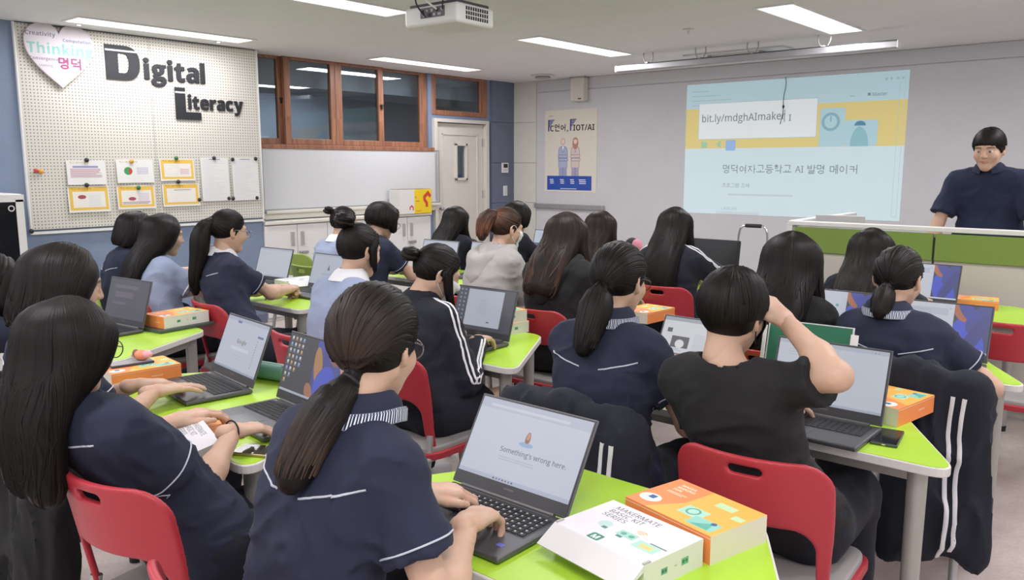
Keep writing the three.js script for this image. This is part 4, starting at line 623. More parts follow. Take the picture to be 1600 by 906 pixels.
// whiteboard on the cabinets
{
  const g = thing('whiteboard', 'long frameless white marker board standing under the wooden windows', 'whiteboard', [XL + 0.03, 0, -5.69]), w = 2.38, y0 = 1.085, y1 = 1.685;
  part('board', rbox(0.02, y1 - y0, w, 0.004, 0, (y0 + y1) / 2, 0), M.whiteGloss, g); part('edge_trim', merge([box(0.026, 0.012, w + 0.02, 0, y0 - 0.004, 0), box(0.026, 0.01, w + 0.02, 0, y1 + 0.004, 0), box(0.026, y1 - y0, 0.01, 0, (y0 + y1) / 2, w / 2 + 0.005), box(0.026, y1 - y0, 0.01, 0, (y0 + y1) / 2, -w / 2 - 0.005)]), M.metal, g); part('pen_tray', rbox(0.06, 0.03, w, 0.006, 0.01, y0 - 0.025, 0), M.cream, g); part('backboard', box(0.02, 0.075, w, -0.005, y0 - 0.06, 0), M.cream, g);
}
{ // low cabinets
  const doorM = mat(lin(0.72, 0.72, 0.7), 0.5), CX = -6.88, top = 0.978, z0 = PZ - 0.006, n = 3, w = 0.733;
  const labels = ['white two-door cabinet next to the pegboard', 'white two-door cabinet between its two neighbours under the whiteboard', 'white two-door cabinet below the yellow and white carton'];
  for (let i = 0; i < n; i++) {
    const g = thing('storage_cabinet', labels[i], 'cabinet', [(CX + XL) / 2 + 0.003, 0, z0 - w * (i + 0.5)], 0, 'low cabinets along the window wall');
    part('carcass', rbox(CX - XL - 0.03, top - 0.03, w - 0.004, 0.004, -0.012, (top - 0.03) / 2, 0), doorM, g);
    for (const k of [1, -1]) {
      const d = part('door', rbox(0.02, top - 0.08, w / 2 - 0.006, 0.004, (CX - XL) / 2 - 0.012, (top - 0.03) / 2 + 0.015, k * w / 4), doorM, g);
      part('handle', merge([rbox(0.014, 0.14, 0.036, 0.003, (CX - XL) / 2 + 0.003, 0.8, k * 0.058), box(0.01, 0.11, 0.016, (CX - XL) / 2 + 0.007, 0.8, k * 0.058)]), M.steelGrey, d);
      if (k < 0) part('lock', merge([rbox(0.03, 0.03, 0.1, 0.006, (CX - XL) / 2 + 0.013, 0.66, -0.06), cyl(0.016, 0.016, 0.03, 0, 0, 0, 14).rotateZ(Math.PI / 2).translate((CX - XL) / 2 + 0.02, 0.66, -0.045)]), M.metal, d);
    }
  }
  single('cabinet_top', 'continuous cream worktop over the low white cabinets', 'worktop', rbox(CX - XL + 0.016, 0.028, n * w, 0.005, 0, 0, 0), M.cream, [(CX + XL) / 2 + 0.01, top - 0.015, z0 - n * w / 2 - 0.002]);
  // carton with a red hook arrow
  const W = 0.5, Hh = 0.27, D = 0.17, tex = canvas(512, 256, (g) => { g.fillStyle = '#dcdad6'; g.fillRect(0, 0, 230, 256); g.fillStyle = '#e8c81f'; g.fillRect(230, 0, 282, 256); g.strokeStyle = '#c6412f'; g.lineWidth = 40; g.beginPath(); g.moveTo(392, 120); g.lineTo(392, 80); g.lineTo(450, 40); g.lineTo(490, 80); g.stroke(); g.beginPath(); g.moveTo(392, 110); g.lineTo(430, 150); g.lineTo(430, 190); g.stroke(); g.lineWidth = 16; g.beginPath(); g.moveTo(160, 216); g.lineTo(160, 190); g.lineTo(186, 172); g.lineTo(210, 190); g.lineTo(210, 220); g.stroke(); g.fillStyle = '#b4503a'; g.fillRect(250, 120, 60, 8); g.fillRect(250, 226, 100, 6); g.lineWidth = 6; g.beginPath(); g.moveTo(240, 90); g.lineTo(254, 74); g.lineTo(268, 92); g.stroke(); });
  const geo = new RoundedBoxGeometry(W, Hh, D, 1, 0.004); const p = geo.attributes.position, uv = []; for (let i = 0; i < p.count; i++) uv.push(p.getX(i) / W + 0.5, p.getY(i) / Hh + 0.5); geo.setAttribute('uv', new THREE.Float32BufferAttribute(uv, 2));
  const g = thing('carton', 'yellow and white carton with a red hooked arrow on the cabinets', 'carton', [-6.925, top + Hh / 2, -6.31], Math.PI / 2 + 0.02); part('box', geo, mat(0xffffff, 0.6, { map: tex }), g); part('lid_edge', rbox(W * 0.96, 0.006, D * 0.96, 0.002, 0, Hh / 2 + 0.003, 0), mat(lin(0.25, 0.2, 0.15), 0.7), g);
}
{ // thermostat and switch on the blue panels
  const XW = XL + 0.024, a = onX(788, 262, XW), g = thing('thermostat', 'small white thermostat with a grey display on the blue panel', 'thermostat', [XW, a.y, a.z]); part('case', rbox(0.022, 0.13, 0.12, 0.005, 0.011, 0, 0), M.whitePlastic, g); part('display', box(0.002, 0.05, 0.08, 0.023, 0.025, 0), M.darkGlass, g); for (const k of [-1, 0, 1]) part('button', rbox(0.004, 0.012, 0.02, 0.001, 0.023, -0.03, k * 0.03), M.steelGrey, g);
  const b = onX(789, 298, XW), s = thing('light_switch', 'white vertical light switch plate below the thermostat', 'light switch', [XW, b.y, b.z]); part('plate', rbox(0.01, 0.13, 0.075, 0.003, 0.005, 0, 0), M.whitePlastic, s); part('rocker', rbox(0.006, 0.08, 0.04, 0.002, 0.012, 0, 0), M.whiteGloss, s);
}
{ // charging cabinet with a dark glass door at the wall
  const g = thing('charging_cabinet', 'white charging cabinet with a dark glass door at the blue wall', 'cabinet', [-6.38, 0, -1.83]);
  part('case', rbox(0.5, 1.31, 0.62, 0.015, -0.26, 0.665, 0), M.whitePlastic, g); part('door_frame', merge([box(0.012, 1.1, 0.05, 0, 0.73, 0.28), box(0.012, 1.1, 0.05, 0, 0.73, -0.28), box(0.012, 0.05, 0.62, 0, 1.29, 0), box(0.012, 0.05, 0.62, 0, 0.2, 0)]), M.whitePlastic, g); const d = part('glass_door', box(0.01, 1.06, 0.52, -0.004, 0.74, 0), M.darkGlass, g); part('emblem', new THREE.TorusGeometry(0.018, 0.004, 6, 18).rotateY(Math.PI / 2).translate(0.004, 1.22, -0.225), M.paper, d); for (const k of [-1, 1]) part('foot', cyl(0.025, 0.02, 0.02, -0.1, 0.008, k * 0.25, 12), M.black, g);
}

// ---------- front wall ----------
const FW = ZF + 0.017;
{ // poster
  const a = onZ(852, 173, FW), b = onZ(932, 301, FW), w = b.x - a.x, h = a.y - b.y, tex = canvas(480, 640, (g) => {
    g.fillStyle = '#dfd9cc'; g.fillRect(0, 0, 480, 640); g.fillStyle = '#8a8f98'; g.font = '14px sans-serif'; g.fillText('▪ makers', 24, 50); g.fillStyle = '#2b3f86';
    for (const x of [30, 235]) { for (let i = 0; i < 5; i++) g.fillRect(x, 74 + i * 12, 58 - i * 9, 8); g.fillRect(x, 74, 12, 90); }
    g.fillStyle = '#23262e'; g.font = 'bold 74px sans-serif'; g.font = 'bold 62px sans-serif'; g.fillText('C', 46, 164); hangul(g, '언어', 90, 110, 56, 7, '#23262e'); g.fillText(',', 206, 164); g.fillText('IOT/AI', 262, 164);
    const figure = (x, s, hair, suit, shirt, trousers, longHair) => { g.save(); g.translate(x, 0); g.lineWidth = 2.5; g.strokeStyle = '#4a5a8c'; g.fillStyle = suit; g.beginPath(); g.moveTo(-36 * s, 330); g.quadraticCurveTo(-40 * s, 288, 0, 280); g.quadraticCurveTo(40 * s, 288, 36 * s, 330); g.lineTo(34 * s, 450); g.lineTo(-34 * s, 450); g.closePath(); g.fill(); g.stroke(); g.fillStyle = shirt; g.beginPath(); g.moveTo(-12 * s, 282); g.lineTo(0, 330); g.lineTo(12 * s, 282); g.fill(); g.stroke(); g.fillStyle = trousers; g.fillRect(-32 * s, 448, 64 * s, 66); g.beginPath(); g.moveTo(0, 450); g.lineTo(0, 514); g.stroke(); if (longHair) { g.fillStyle = hair; g.beginPath(); g.ellipse(0, 262, 27, 46, 0, 0, 7); g.fill(); } g.fillStyle = '#f1d2bf'; g.beginPath(); g.ellipse(0, 246, 18, 24, 0, 0, 7); g.fill(); g.stroke(); g.fillStyle = hair; g.beginPath(); g.ellipse(0, 232, 21, 16, 0, Math.PI, 0); g.fill(); g.fillStyle = suit; g.beginPath(); g.roundRect(-40 * s, 350, 80 * s, 24, 10); g.fill(); g.stroke(); g.beginPath(); g.roundRect(-34 * s, 376, 76 * s, 22, 10); g.fill(); g.stroke(); g.restore(); };
    figure(172, 1.15, '#cfc6b8', '#aab4cf', '#e8e8ee', '#9aa2c4'); figure(286, 1.05, '#b98a78', '#d8c9c0', '#f4ede6', '#a9a3bd', true);
    g.fillStyle = '#2a4fa8'; g.fillRect(24, 514, 412, 112); g.fillStyle = '#dfe6f6'; for (const [x, t] of [[48, 3], [146, 3], [240, 3], [320, 3]]) { for (let i = 0; i < t; i++) g.fillRect(x + (i ? 4 : 0), 540 + i * 14, x > 300 ? 62 : 36, 7); } g.fillRect(150, 612, 150, 5);
  });
  const geo = box(w, h, 0.003); single('poster', 'cream poster of two line-drawn figures with folded arms over a blue footer', 'poster', geo, mat(0xffffff, 0.55, { map: tex }), [(a.x + b.x) / 2, (a.y + b.y) / 2, FW + 0.002]);
}
{ const a = onZ(838, 319, FW), b = onZ(944, 327, FW), g = thing('marker_rail', 'brushed metal rail on the wall below the poster', 'rail', [(a.x + b.x) / 2, (a.y + b.y) / 2, FW]); part('channel', rbox(b.x - a.x, 0.055, 0.05, 0.005, 0, 0, 0.025), M.metal, g); for (const k of [-1, 1]) part('end_cap', rbox(0.012, 0.06, 0.055, 0.003, k * (b.x - a.x) / 2, 0, 0.027), M.steelGrey, g); }
{ const g = thing('wall_speaker', 'slim off-white speaker box high on the wall above the poster', 'speaker', [-5.98, 2.43, FW + 0.06]); part('case', rbox(0.2, 0.28, 0.12, 0.02), M.cream, g); part('badge', box(0.05, 0.012, 0.002, 0.05, -0.115, 0.061), M.black, g); part('bracket', box(0.22, 0.02, 0.1, 0, 0.147, 0.0), M.steelGrey, g); }
{ // projected picture: the projector light is put into texture and glow
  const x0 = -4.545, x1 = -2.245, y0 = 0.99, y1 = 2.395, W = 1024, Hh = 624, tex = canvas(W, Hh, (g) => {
    g.fillStyle = '#d6eaf1'; g.fillRect(0, 0, W, Hh); g.fillStyle = '#c3e0ea'; g.fillRect(0, 0, W, 118); g.fillStyle = '#a9c6d0'; g.font = '13px sans-serif'; for (let i = 0; i < 4; i++) g.fillRect(30, 34 + i * 22, 90 + i * 60, 3); for (const x of [930, 950, 975, 995]) g.fillRect(x, 26, 9, 9); g.fillStyle = '#7e9aa4'; g.font = '20px sans-serif'; g.fillText('⌕  —  ⋯', 770, 100); g.fillText('Master 템플릿'.slice(0, 6), 880, 98); g.fillRect(862, 84, 12, 12);
    g.fillStyle = '#e8d78f'; g.fillRect(0, 118, W, 190); g.fillStyle = '#b9dbe4'; g.beginPath(); g.roundRect(664, 140, 110, 168, 14); g.fill(); g.beginPath(); g.roundRect(772, 196, 140, 112, 14); g.fill(); g.strokeStyle = '#8fbccb'; g.lineWidth = 12; g.beginPath(); g.arc(712, 200, 34, 0, 7); g.stroke(); g.lineWidth = 6; g.beginPath(); g.moveTo(712, 200); g.lineTo(712, 176); g.stroke();
    g.fillStyle = '#96c6cf'; g.beginPath(); g.moveTo(800, 308); g.quadraticCurveTo(800, 240, 836, 222); g.quadraticCurveTo(876, 240, 876, 308); g.fill(); g.fillStyle = '#5f93ac'; g.beginPath(); g.ellipse(838, 220, 24, 20, 0, Math.PI, 0); g.fill();
    g.fillStyle = '#eef6f8'; g.shadowColor = '#8899a0'; g.fillRect(70, 94, 580, 170); g.strokeStyle = '#b5ccd4'; g.lineWidth = 2; g.strokeRect(70, 94, 580, 170); g.fillStyle = '#76878d'; g.font = '47px sans-serif'; g.fillText('bit.ly/mdghAImaker', 84, 182); g.fillRect(500, 140, 3, 54); g.font = '40px serif'; g.fillText('I', 520, 190);
    g.fillStyle = '#a5d3b2'; g.fillRect(88, 276, 30, 30); g.beginPath(); g.moveTo(190, 270); g.lineTo(190, 306); g.lineTo(164, 288); g.fill(); g.fillStyle = '#9fc2ec'; g.beginPath(); g.roundRect(216, 270, 52, 50, 6); g.fill(); g.fillStyle = '#b9dbe4'; g.fillRect(664, 286, 50, 22);
    hangul(g, '명덕여자고등학교 AI 발명 메이커', 206, 386, 42, 3.4, '#7f9097'); hangul(g, '프로그램 주제', 206, 474, 22, 2, '#a3b7bf'); g.fillStyle = '#c2d2d8'; for (let i = 0; i < 34; i++) g.fillRect(240 + i * 9.4, 524, 7, 8); hangul(g, '나이디어', 206, 586, 20, 1.8, '#a9bcc4'); g.fillStyle = '#cfdde2'; g.fillRect(180, 610, 220, 14);
    g.strokeStyle = '#b9d2da'; g.lineWidth = 1.5; g.strokeRect(W - 34, 8, 20, 600);
  });
  single('projected_light_screen', 'projected web page with painted glow in pale blue showing a bit.ly address and a yellow band', 'projected screen', box(x1 - x0, y1 - y0, 0.004), new THREE.MeshStandardMaterial({ map: tex, color: lin(0.62, 0.62, 0.62), roughness: 0.8, emissive: 0xffffff, emissiveMap: tex, emissiveIntensity: 0.4 }), [(x0 + x1) / 2, (y0 + y1) / 2, FW + 0.003]);
  const c0 = onZ(1229, 121, FW), c1 = onZ(1224, 194, FW), pts = []; for (let i = 0; i <= 8; i++) pts.push(V(lerp(c0.x, c1.x, i / 8) + Math.sin(i * 1.3) * 0.008 - 0.02 * smooth(0.4, 1, i / 8), lerp(c0.y, c1.y, i / 8), FW + 0.02));
  const g = thing('pull_cord', 'thin dark pull cord with a knot hanging before the projected page', 'cord', [0, 0, 0]); part('cord', tube(pts, 0.0035, 40, 6), M.black, g); part('knot', new THREE.SphereGeometry(0.011, 10, 8).scale(1, 1.8, 1).translate(pts[5].x, pts[5].y, pts[5].z), M.black, g);
}
// ---------- ceiling things ----------
{ // projector
  const g = thing('projector', 'white ceiling projector hung upside down on a mount with cables', 'projector', [-3.58, 2.385, -3.6], 0.06), w = 0.42, h = 0.115, d = 0.34, case_ = rbox(w, h, d, 0.022, 0, 0, 0, 3);
  const body = part('case', case_, M.whitePlastic, g); part('top_plate', rbox(w * 0.9, 0.02, d * 0.86, 0.008, 0, h / 2 + 0.008, 0), mat(lin(0.06, 0.06, 0.075), 0.5), g);
  part('port_panel', rbox(w * 0.45, h * 0.5, 0.006, 0.002, 0.02, 0.014, d / 2 + 0.001), mat(lin(0.13, 0.13, 0.16), 0.5), body); reseed(3); for (let i = 0; i < 9; i++) part('socket', rbox(rr(0.012, 0.026), rr(0.012, 0.02), 0.01, 0.002, -0.055 + i * 0.019, i % 2 ? 0.0 : 0.024, d / 2 + 0.004), i % 3 ? M.steelGrey : M.black, body);
  for (let r = 0; r < 3; r++) for (let i = 0; i < 10; i++) part('vent_slot', box(0.004, 0.02, 0.012, w / 2 + 0.0005, 0.03 - r * 0.026, -0.1 + i * 0.021), M.black, body);
  part('lens', merge([cyl(0.045, 0.045, 0.03, 0, 0, 0, 24).rotateX(Math.PI / 2).translate(-0.1, 0, -d / 2 - 0.01)]), M.darkGlass, g); part('mount', merge([cyl(0.02, 0.02, 0.09, 0, 0.11, 0, 14), box(0.12, 0.008, 0.12, 0, 0.155, 0)]), M.steelGrey, g);
  const cab = (a, b, r, m) => part('cable', tube([V(...a), V((a[0] + b[0]) / 2 + 0.02, (a[1] + b[1]) / 2 - 0.02, a[2] + 0.05), V(...b)], r, 24, 7), m, g); cab([-0.12, 0.155, d / 2 + 0.0], [-0.03, -0.01, d / 2 + 0.004], 0.005, M.black); cab([-0.06, 0.155, d / 2], [0.06, 0.025, d / 2 + 0.004], 0.006, M.whitePlastic); cab([0.12, 0.155, d / 2 - 0.02], [0.1, 0.02, d / 2 + 0.004], 0.004, M.black);
}
{ // screen track
  const g = thing('screen_track', 'long aluminium screen track hung from the ceiling before the wall', 'screen track', [-3.27, 2.45, -6.92]), L = 2.6; part('track', rbox(L, 0.055, 0.06, 0.008), M.metal, g); part('slot', box(L - 0.02, 0.012, 0.03, 0, 0.029, 0), M.black, g); for (const k of [-1, 1]) part('end_cap', rbox(0.012, 0.06, 0.064, 0.004, k * L / 2, 0, 0), M.whitePlastic, g); for (const x of [-0.95, -0.4, 0.1, 0.72]) part('hanger', merge([box(0.03, 0.012, 0.07, x, 0.035, 0), tube([V(x - 0.03, 0.04, 0), V(x - 0.05, 0.08, 0), V(x - 0.05, 0.13, 0)], 0.006, 10, 6), tube([V(x + 0.03, 0.04, 0), V(x + 0.05, 0.08, 0), V(x + 0.05, 0.13, 0)], 0.006, 10, 6)]), M.steelGrey, g);
}
{ const g = thing('ceiling_cassette', 'white ceiling hatch unit behind the screen track', 'ceiling unit', [-3.55, HC, -7.55]); part('panel', rbox(1.0, 0.02, 0.55, 0.006, 0, -0.008, 0), M.whiteGloss, g); part('housing', rbox(0.5, 0.05, 0.16, 0.01, 0, -0.04, 0.1), M.whitePlastic, g); for (const k of [-1, 1]) part('strut', box(0.03, 0.05, 0.2, k * 0.26, -0.04, 0.1), M.metal, g); part('louvre', box(0.86, 0.004, 0.05, 0, -0.02, -0.18), M.steelGrey, g); }
{ const a = onY(1076, 45, HC), g = thing('sprinkler', 'small white ceiling sprinkler between two light panels', 'sprinkler', [a.x, HC, a.z]); part('rose', cyl(0.04, 0.045, 0.012, 0, -0.006, 0, 24), M.whitePlastic, g); part('head', merge([cyl(0.012, 0.008, 0.03, 0, -0.025, 0, 12), cyl(0.016, 0.016, 0.003, 0, -0.042, 0, 16)]), M.whitePlastic, g); const b = onY(848, 117, HC), d = thing('smoke_detector', 'flat round detector on the ceiling near the corner', 'detector', [b.x, HC, b.z]); part('base', cyl(0.13, 0.14, 0.02, 0, -0.01, 0, 30), M.whitePlastic, d); part('grille', cyl(0.08, 0.1, 0.02, 0, -0.03, 0, 26), M.steelGrey, d); }
// ---------- front of the class ----------
{ // luggage cart
  const g = thing('luggage_cart', 'folding hand cart with a tall chrome handle at the front wall', 'cart', [-3.17, 0, -7.1], 0.1); const h = [V(-0.13, 0.12, 0), V(-0.13, 0.5, 0), V(-0.13, 0.9, 0), V(-0.11, 0.955, 0), V(-0.07, 0.97, 0), V(0.07, 0.97, 0), V(0.11, 0.955, 0), V(0.13, 0.9, 0), V(0.13, 0.5, 0), V(0.13, 0.12, 0)]; part('handle', new THREE.TubeGeometry(new THREE.CatmullRomCurve3(h, false, 'centripetal'), 60, 0.012, 10), M.chrome, g); part('grip', new THREE.CapsuleGeometry(0.018, 0.13, 4, 12).rotateZ(Math.PI / 2).translate(0, 0.97, 0), M.black, g); part('platform', rbox(0.36, 0.025, 0.45, 0.01, 0, 0.12, -0.2), M.steelGrey, g); for (const [x, z] of [[-0.15, 0], [0.15, 0], [-0.15, -0.38], [0.15, -0.38]]) part('wheel', merge([new THREE.TorusGeometry(0.035, 0.018, 8, 18).rotateY(Math.PI / 2).translate(x, 0.053, z), box(0.02, 0.05, 0.02, x, 0.09, z)]), M.black, g);
}
{ // desk partition
  const green = mat(lin(0.2, 0.3, 0.065), 0.9), beige = mat(lin(0.56, 0.53, 0.47), 0.7), cap = mat(lin(0.74, 0.74, 0.72), 0.5), z = -5.55, x0 = -2.2, x1 = 1.0, top = 1.125;
  const g = thing('desk_partition', 'office partition with green fabric tiles above beige panels and a white cap', 'partition', [0, 0, z]);
  part('core', box(x1 - x0, top - 0.05, 0.03, (x0 + x1) / 2, (top - 0.05) / 2 + 0.02, -0.022), beige, g); part('cap_rail', rbox(x1 - x0 + 0.04, 0.03, 0.07, 0.006, (x0 + x1) / 2, top, -0.02), cap, g); part('end_post', rbox(0.04, top, 0.065, 0.006, x0 - 0.01, top / 2, -0.02), cap, g);
  const seams = [x0 + 0.02, -1.29, -0.38, 0.53, x1]; for (let i = 1; i < seams.length; i++) { const a = seams[i - 1] + 0.006, b = seams[i] - 0.006; part('fabric_tile', rbox(b - a, 0.17, 0.02, 0.006, (a + b) / 2, 1.015, 0.002), green, g); part('panel', rbox(b - a, 0.86, 0.018, 0.004, (a + b) / 2, 0.485, 0.001), beige, g); part('slotted_track', box(0.01, 1.05, 0.012, seams[i] , 0.55, -0.004), M.black, g); }
  const r = thing('return_partition', 'low partition screen running from the green partition to the front wall', 'partition', [x0 - 0.01, 0, z - 0.06]); part('core', box(0.04, 1.1, 1.2, 0, 0.55, -0.62), beige, r); part('cap_rail', rbox(0.06, 0.03, 1.24, 0.006, 0, top, -0.62), cap, r);
  const dk = thing('teacher_desk', 'white-topped desk behind the green partition', 'desk', [-0.6, 0, z - 0.23]); part('desk_top', rbox(3.0, 0.03, 0.34, 0.006, 0.05, 0.735, 0), cap, dk); for (const k of [-1.35, 1.4]) part('leg_panel', box(0.03, 0.72, 0.3, k, 0.36, 0), beige, dk);
  single('desk_divider', 'short grey screen standing on the desk behind the partition', 'screen', rbox(0.34, 0.42, 0.02, 0.006), mat(lin(0.5, 0.5, 0.5), 0.6), [-1.99, 0.96, z - 0.34]);
}

// ---------- tables ----------
const TY = 0.72, greenTop = mat(0xffffff, 0.38, { map: rep(wallNoise([172, 214, 62], 3, 41), 2, 2) }), tableEdge = mat(lin(0.66, 0.65, 0.62), 0.5), legM = mat(lin(0.4, 0.39, 0.36), 0.38, { metalness: 0.35 });
function trapezoid(L, S, D, r, inset) { // long side towards +z at z = 0, short side at -D
  const k = (L - S) / 2 / D, o = inset * Math.hypot(1, k), P = [[-L / 2 + inset * k + o, -inset], [L / 2 - inset * k - o, -inset], [S / 2 + inset * k - o, -D + inset], [-S / 2 - inset * k + o, -D + inset]], s = new THREE.Shape();
  P.forEach((p, i) => { const a = P[(i + 3) % 4], b = P[(i + 1) % 4], ua = [a[0] - p[0], a[1] - p[1]], ub = [b[0] - p[0], b[1] - p[1]], la = Math.hypot(...ua), lb = Math.hypot(...ub), R = r * (i < 2 ? 1.25 : 0.9), A = [p[0] + ua[0] / la * R, p[1] + ua[1] / la * R], B = [p[0] + ub[0] / lb * R, p[1] + ub[1] / lb * R]; s[i ? 'lineTo' : 'moveTo'](A[0], -A[1]); s.quadraticCurveTo(p[0], -p[1], B[0], -B[1]); }); s.closePath(); return s;
}
const TL = 1.3, TS = 0.62, TD = 0.6;
const tableGeo = { slab: new THREE.ExtrudeGeometry(trapezoid(TL, TS, TD, 0.07, 0.004), { depth: 0.02, bevelEnabled: true, bevelThickness: 0.003, bevelSize: 0.004, bevelSegments: 2, curveSegments: 8 }).rotateX(Math.PI / 2).translate(0, TY - 0.0045, 0), top: metric(new THREE.ExtrudeGeometry(trapezoid(TL, TS, TD, 0.068, 0.006), { depth: 0.003, bevelEnabled: false, curveSegments: 8 }).rotateX(Math.PI / 2).translate(0, TY, 0)) };
// the shape is drawn with +y towards -z; flip so that the long side faces the sitter
for (const k of ['slab', 'top']) { const g = tableGeo[k]; g.computeBoundingBox(); const zc = (g.boundingBox.min.z + g.boundingBox.max.z) / 2; if (zc > 0) { g.rotateY(Math.PI); g.computeBoundingBox(); if (g.boundingBox.max.z < 0.1) { /* long side already at z = 0 */ } } }
const legSpots = [[-TL / 2 + 0.12, -0.075], [TL / 2 - 0.12, -0.075], [TS / 2 - 0.03, -TD + 0.07], [-TS / 2 + 0.03, -TD + 0.07]];
const legGeo = cyl(0.027, 0.023, TY - 0.055, 0, (TY - 0.03) / 2 + 0.02, 0, 18), footGeo = cyl(0.026, 0.024, 0.03, 0, 0.016, 0, 16);
const railBetween = (a, b, y) => { const dx = b[0] - a[0], dz = b[1] - a[1], l = Math.hypot(dx, dz); return box(l - 0.04, 0.045, 0.02).rotateY(-Math.atan2(dz, dx)).translate((a[0] + b[0]) / 2, y, (a[1] + b[1]) / 2); };
const apronGeo = merge([0, 1, 2, 3].map((i) => railBetween(legSpots[i], legSpots[(i + 1) % 4], TY - 0.05)));
const tableProto = new THREE.Group();
{ const t = part('tabletop', tableGeo.slab, tableEdge, tableProto); part('green_laminate', tableGeo.top, greenTop, t); part('apron', apronGeo, legM, tableProto); for (const [x, z] of legSpots) { const l = part('leg', legGeo, legM, tableProto); l.position.set(x, 0, z); const f = part('foot', footGeo, M.black, l); } }
function table(label, x, z, turnDeg = 0) { const c = tableProto.clone(); c.name = numbered('trapezoid_table'); c.position.set(x, 0, z); c.rotation.y = rad(turnDeg); scene.add(c); return tag(c, label, 'table', 'green trapezoid tables'); }
table('green trapezoid table under the large laptop and the two kit boxes', -1.01, -1.1, 0);
table('green trapezoid table shared by the long-haired and the bobbed student', -2.52, -1.17, -6);
table('green trapezoid table with the dark laptop near the blue wall', -4.0, -1.4, 0);
table('green trapezoid table with two stacked kit boxes behind the masked student', -2.67, -2.38, 0);
table('green trapezoid table where the high-ponytail student rests her arms', -4.43, -2.62, 0);
table('green trapezoid table under the black-shirted student with a phone', -1.08, -2.31, 0);
table('green trapezoid table with two bright split screens', -1.08, -3.4, 0);
table('green trapezoid table standing against the green partition', -1.08, -4.76, 0);
table('green trapezoid table before the hooded students', -2.8, -3.52, 0);
table('green trapezoid table with two open laptops near the cabinets', -4.3, -3.88, 0);
table('green trapezoid table farthest back beside the poster wall', -4.4, -5.2, 0);
table('green trapezoid table with the black monitor before the projection', -2.8, -4.78, 0);
table('green trapezoid table near the pegboard corner', -5.75, -2.7, 0);

// ---------- chairs ----------
function backField(x, y, z) {
  const W = lerp(0.188, 0.2, smooth(0.45, 0.7, y)), top = 0.82, ry = 0.075, qx = Math.abs(x) - (W - ry), qy = Math.max(y - (top - ry), 0.44 - y - ry), a = Math.hypot(Math.max(qx, 0), Math.max(y - (top - ry), 0)) + Math.min(Math.max(qx, y - (top - ry)), 0) - ry;
  let d = Math.max(a, 0.44 - y);
  const hx = Math.abs(x) - 0.1, hy = y - 0.58, hole = Math.hypot(Math.max(hx, 0), Math.max(hy, 0)) + Math.min(Math.max(hx, hy), 0) - 0.06; d = Math.max(d, -hole);
  const sxx = Math.max(Math.abs(x) - 0.03, 0), slot = Math.hypot(sxx, (y - 0.784) * 1.15) - 0.0135; d = Math.max(d, -slot);
  const z0 = 0.19 + (y - 0.45) * 0.2 - x * x * 1.5; return -smin(-d, 0.0085 - Math.abs(z - z0) * 0.95, 0.009) - 0.0005;
}
const backGeo = nets(backField, [-0.25, 0.42, 0.05], [0.25, 0.85, 0.31], 0.0048);
const seatShape = new THREE.Shape(); seatShape.moveTo(-0.17, -0.2); seatShape.lineTo(0.17, -0.2); seatShape.quadraticCurveTo(0.215, -0.2, 0.218, -0.15); seatShape.lineTo(0.21, 0.12); seatShape.quadraticCurveTo(0.2, 0.2, 0.13, 0.205); seatShape.lineTo(-0.13, 0.205); seatShape.quadraticCurveTo(-0.2, 0.2, -0.21, 0.12); seatShape.lineTo(-0.218, -0.15); seatShape.quadraticCurveTo(-0.215, -0.2, -0.17, -0.2);
const seatRim = new THREE.ExtrudeGeometry(seatShape, { depth: 0.016, bevelEnabled: true, bevelThickness: 0.006, bevelSize: 0.006, bevelSegments: 3 }).rotateX(Math.PI / 2).translate(0, 0.43, 0), seatPad = new THREE.ExtrudeGeometry(seatShape, { depth: 0.012, bevelEnabled: true, bevelThickness: 0.008, bevelSize: 0.008, bevelSegments: 3 }).rotateX(Math.PI / 2).scale(0.93, 1, 0.93).translate(0, 0.447, 0);
const barGeo = (a, b, r) => new THREE.TubeGeometry(new THREE.LineCurve3(V(...a), V(...b)), 2, r, 12);
const chairLegs = [[[-0.174, 0.5, 0.152], [-0.2, 0.0, 0.25]], [[0.174, 0.5, 0.152], [0.2, 0.0, 0.25]], [[-0.175, 0.42, -0.14], [-0.195, 0.0, -0.19]], [[0.175, 0.42, -0.14], [0.195, 0.0, -0.19]]];
const chairBrace = merge([barGeo([-0.19, 0.41, 0.2], [-0.178, 0.41, -0.14], 0.01), barGeo([0.19, 0.41, 0.2], [0.178, 0.41, -0.14], 0.01), barGeo([-0.19, 0.405, 0.1], [0.19, 0.405, 0.1], 0.009)]);
const redShell = mat(0xffffff, 0.42, { map: rep(wallNoise([176, 52, 62], 3, 51), 1, 1) }), greenShell = mat(lin(0.34, 0.46, 0.1), 0.42), padGrey = mat(lin(0.32, 0.305, 0.3), 0.95), legGrey = mat(lin(0.46, 0.46, 0.46), 0.35, { metalness: 0.45 });
function makeChair(shell) {
  const g = new THREE.Group(); part('backrest', backGeo, shell, g); const s = part('seat', seatRim, shell, g); part('cushion', seatPad, padGrey, s); part('brace', chairBrace, legGrey, g);
  for (const [a, b] of chairLegs) { const l = part('leg', barGeo(a, b, 0.0145), legGrey, g), t = (v) => a.map((c, i) => lerp(c, b[i], v)); part('foot', barGeo(t(0.9), t(0.998), 0.0175), M.black, l); } return g;
}
const CH = { red: makeChair(redShell), green: makeChair(greenShell) };
function chair(kind, label, x, z, turnDeg = 0) { const c = CH[kind].clone(); c.name = numbered('classroom_chair'); c.position.set(x, 0, z); c.rotation.y = rad(turnDeg); scene.add(c); return tag(c, label, 'chair', kind === 'red' ? 'red classroom chairs' : 'green classroom chairs'); }

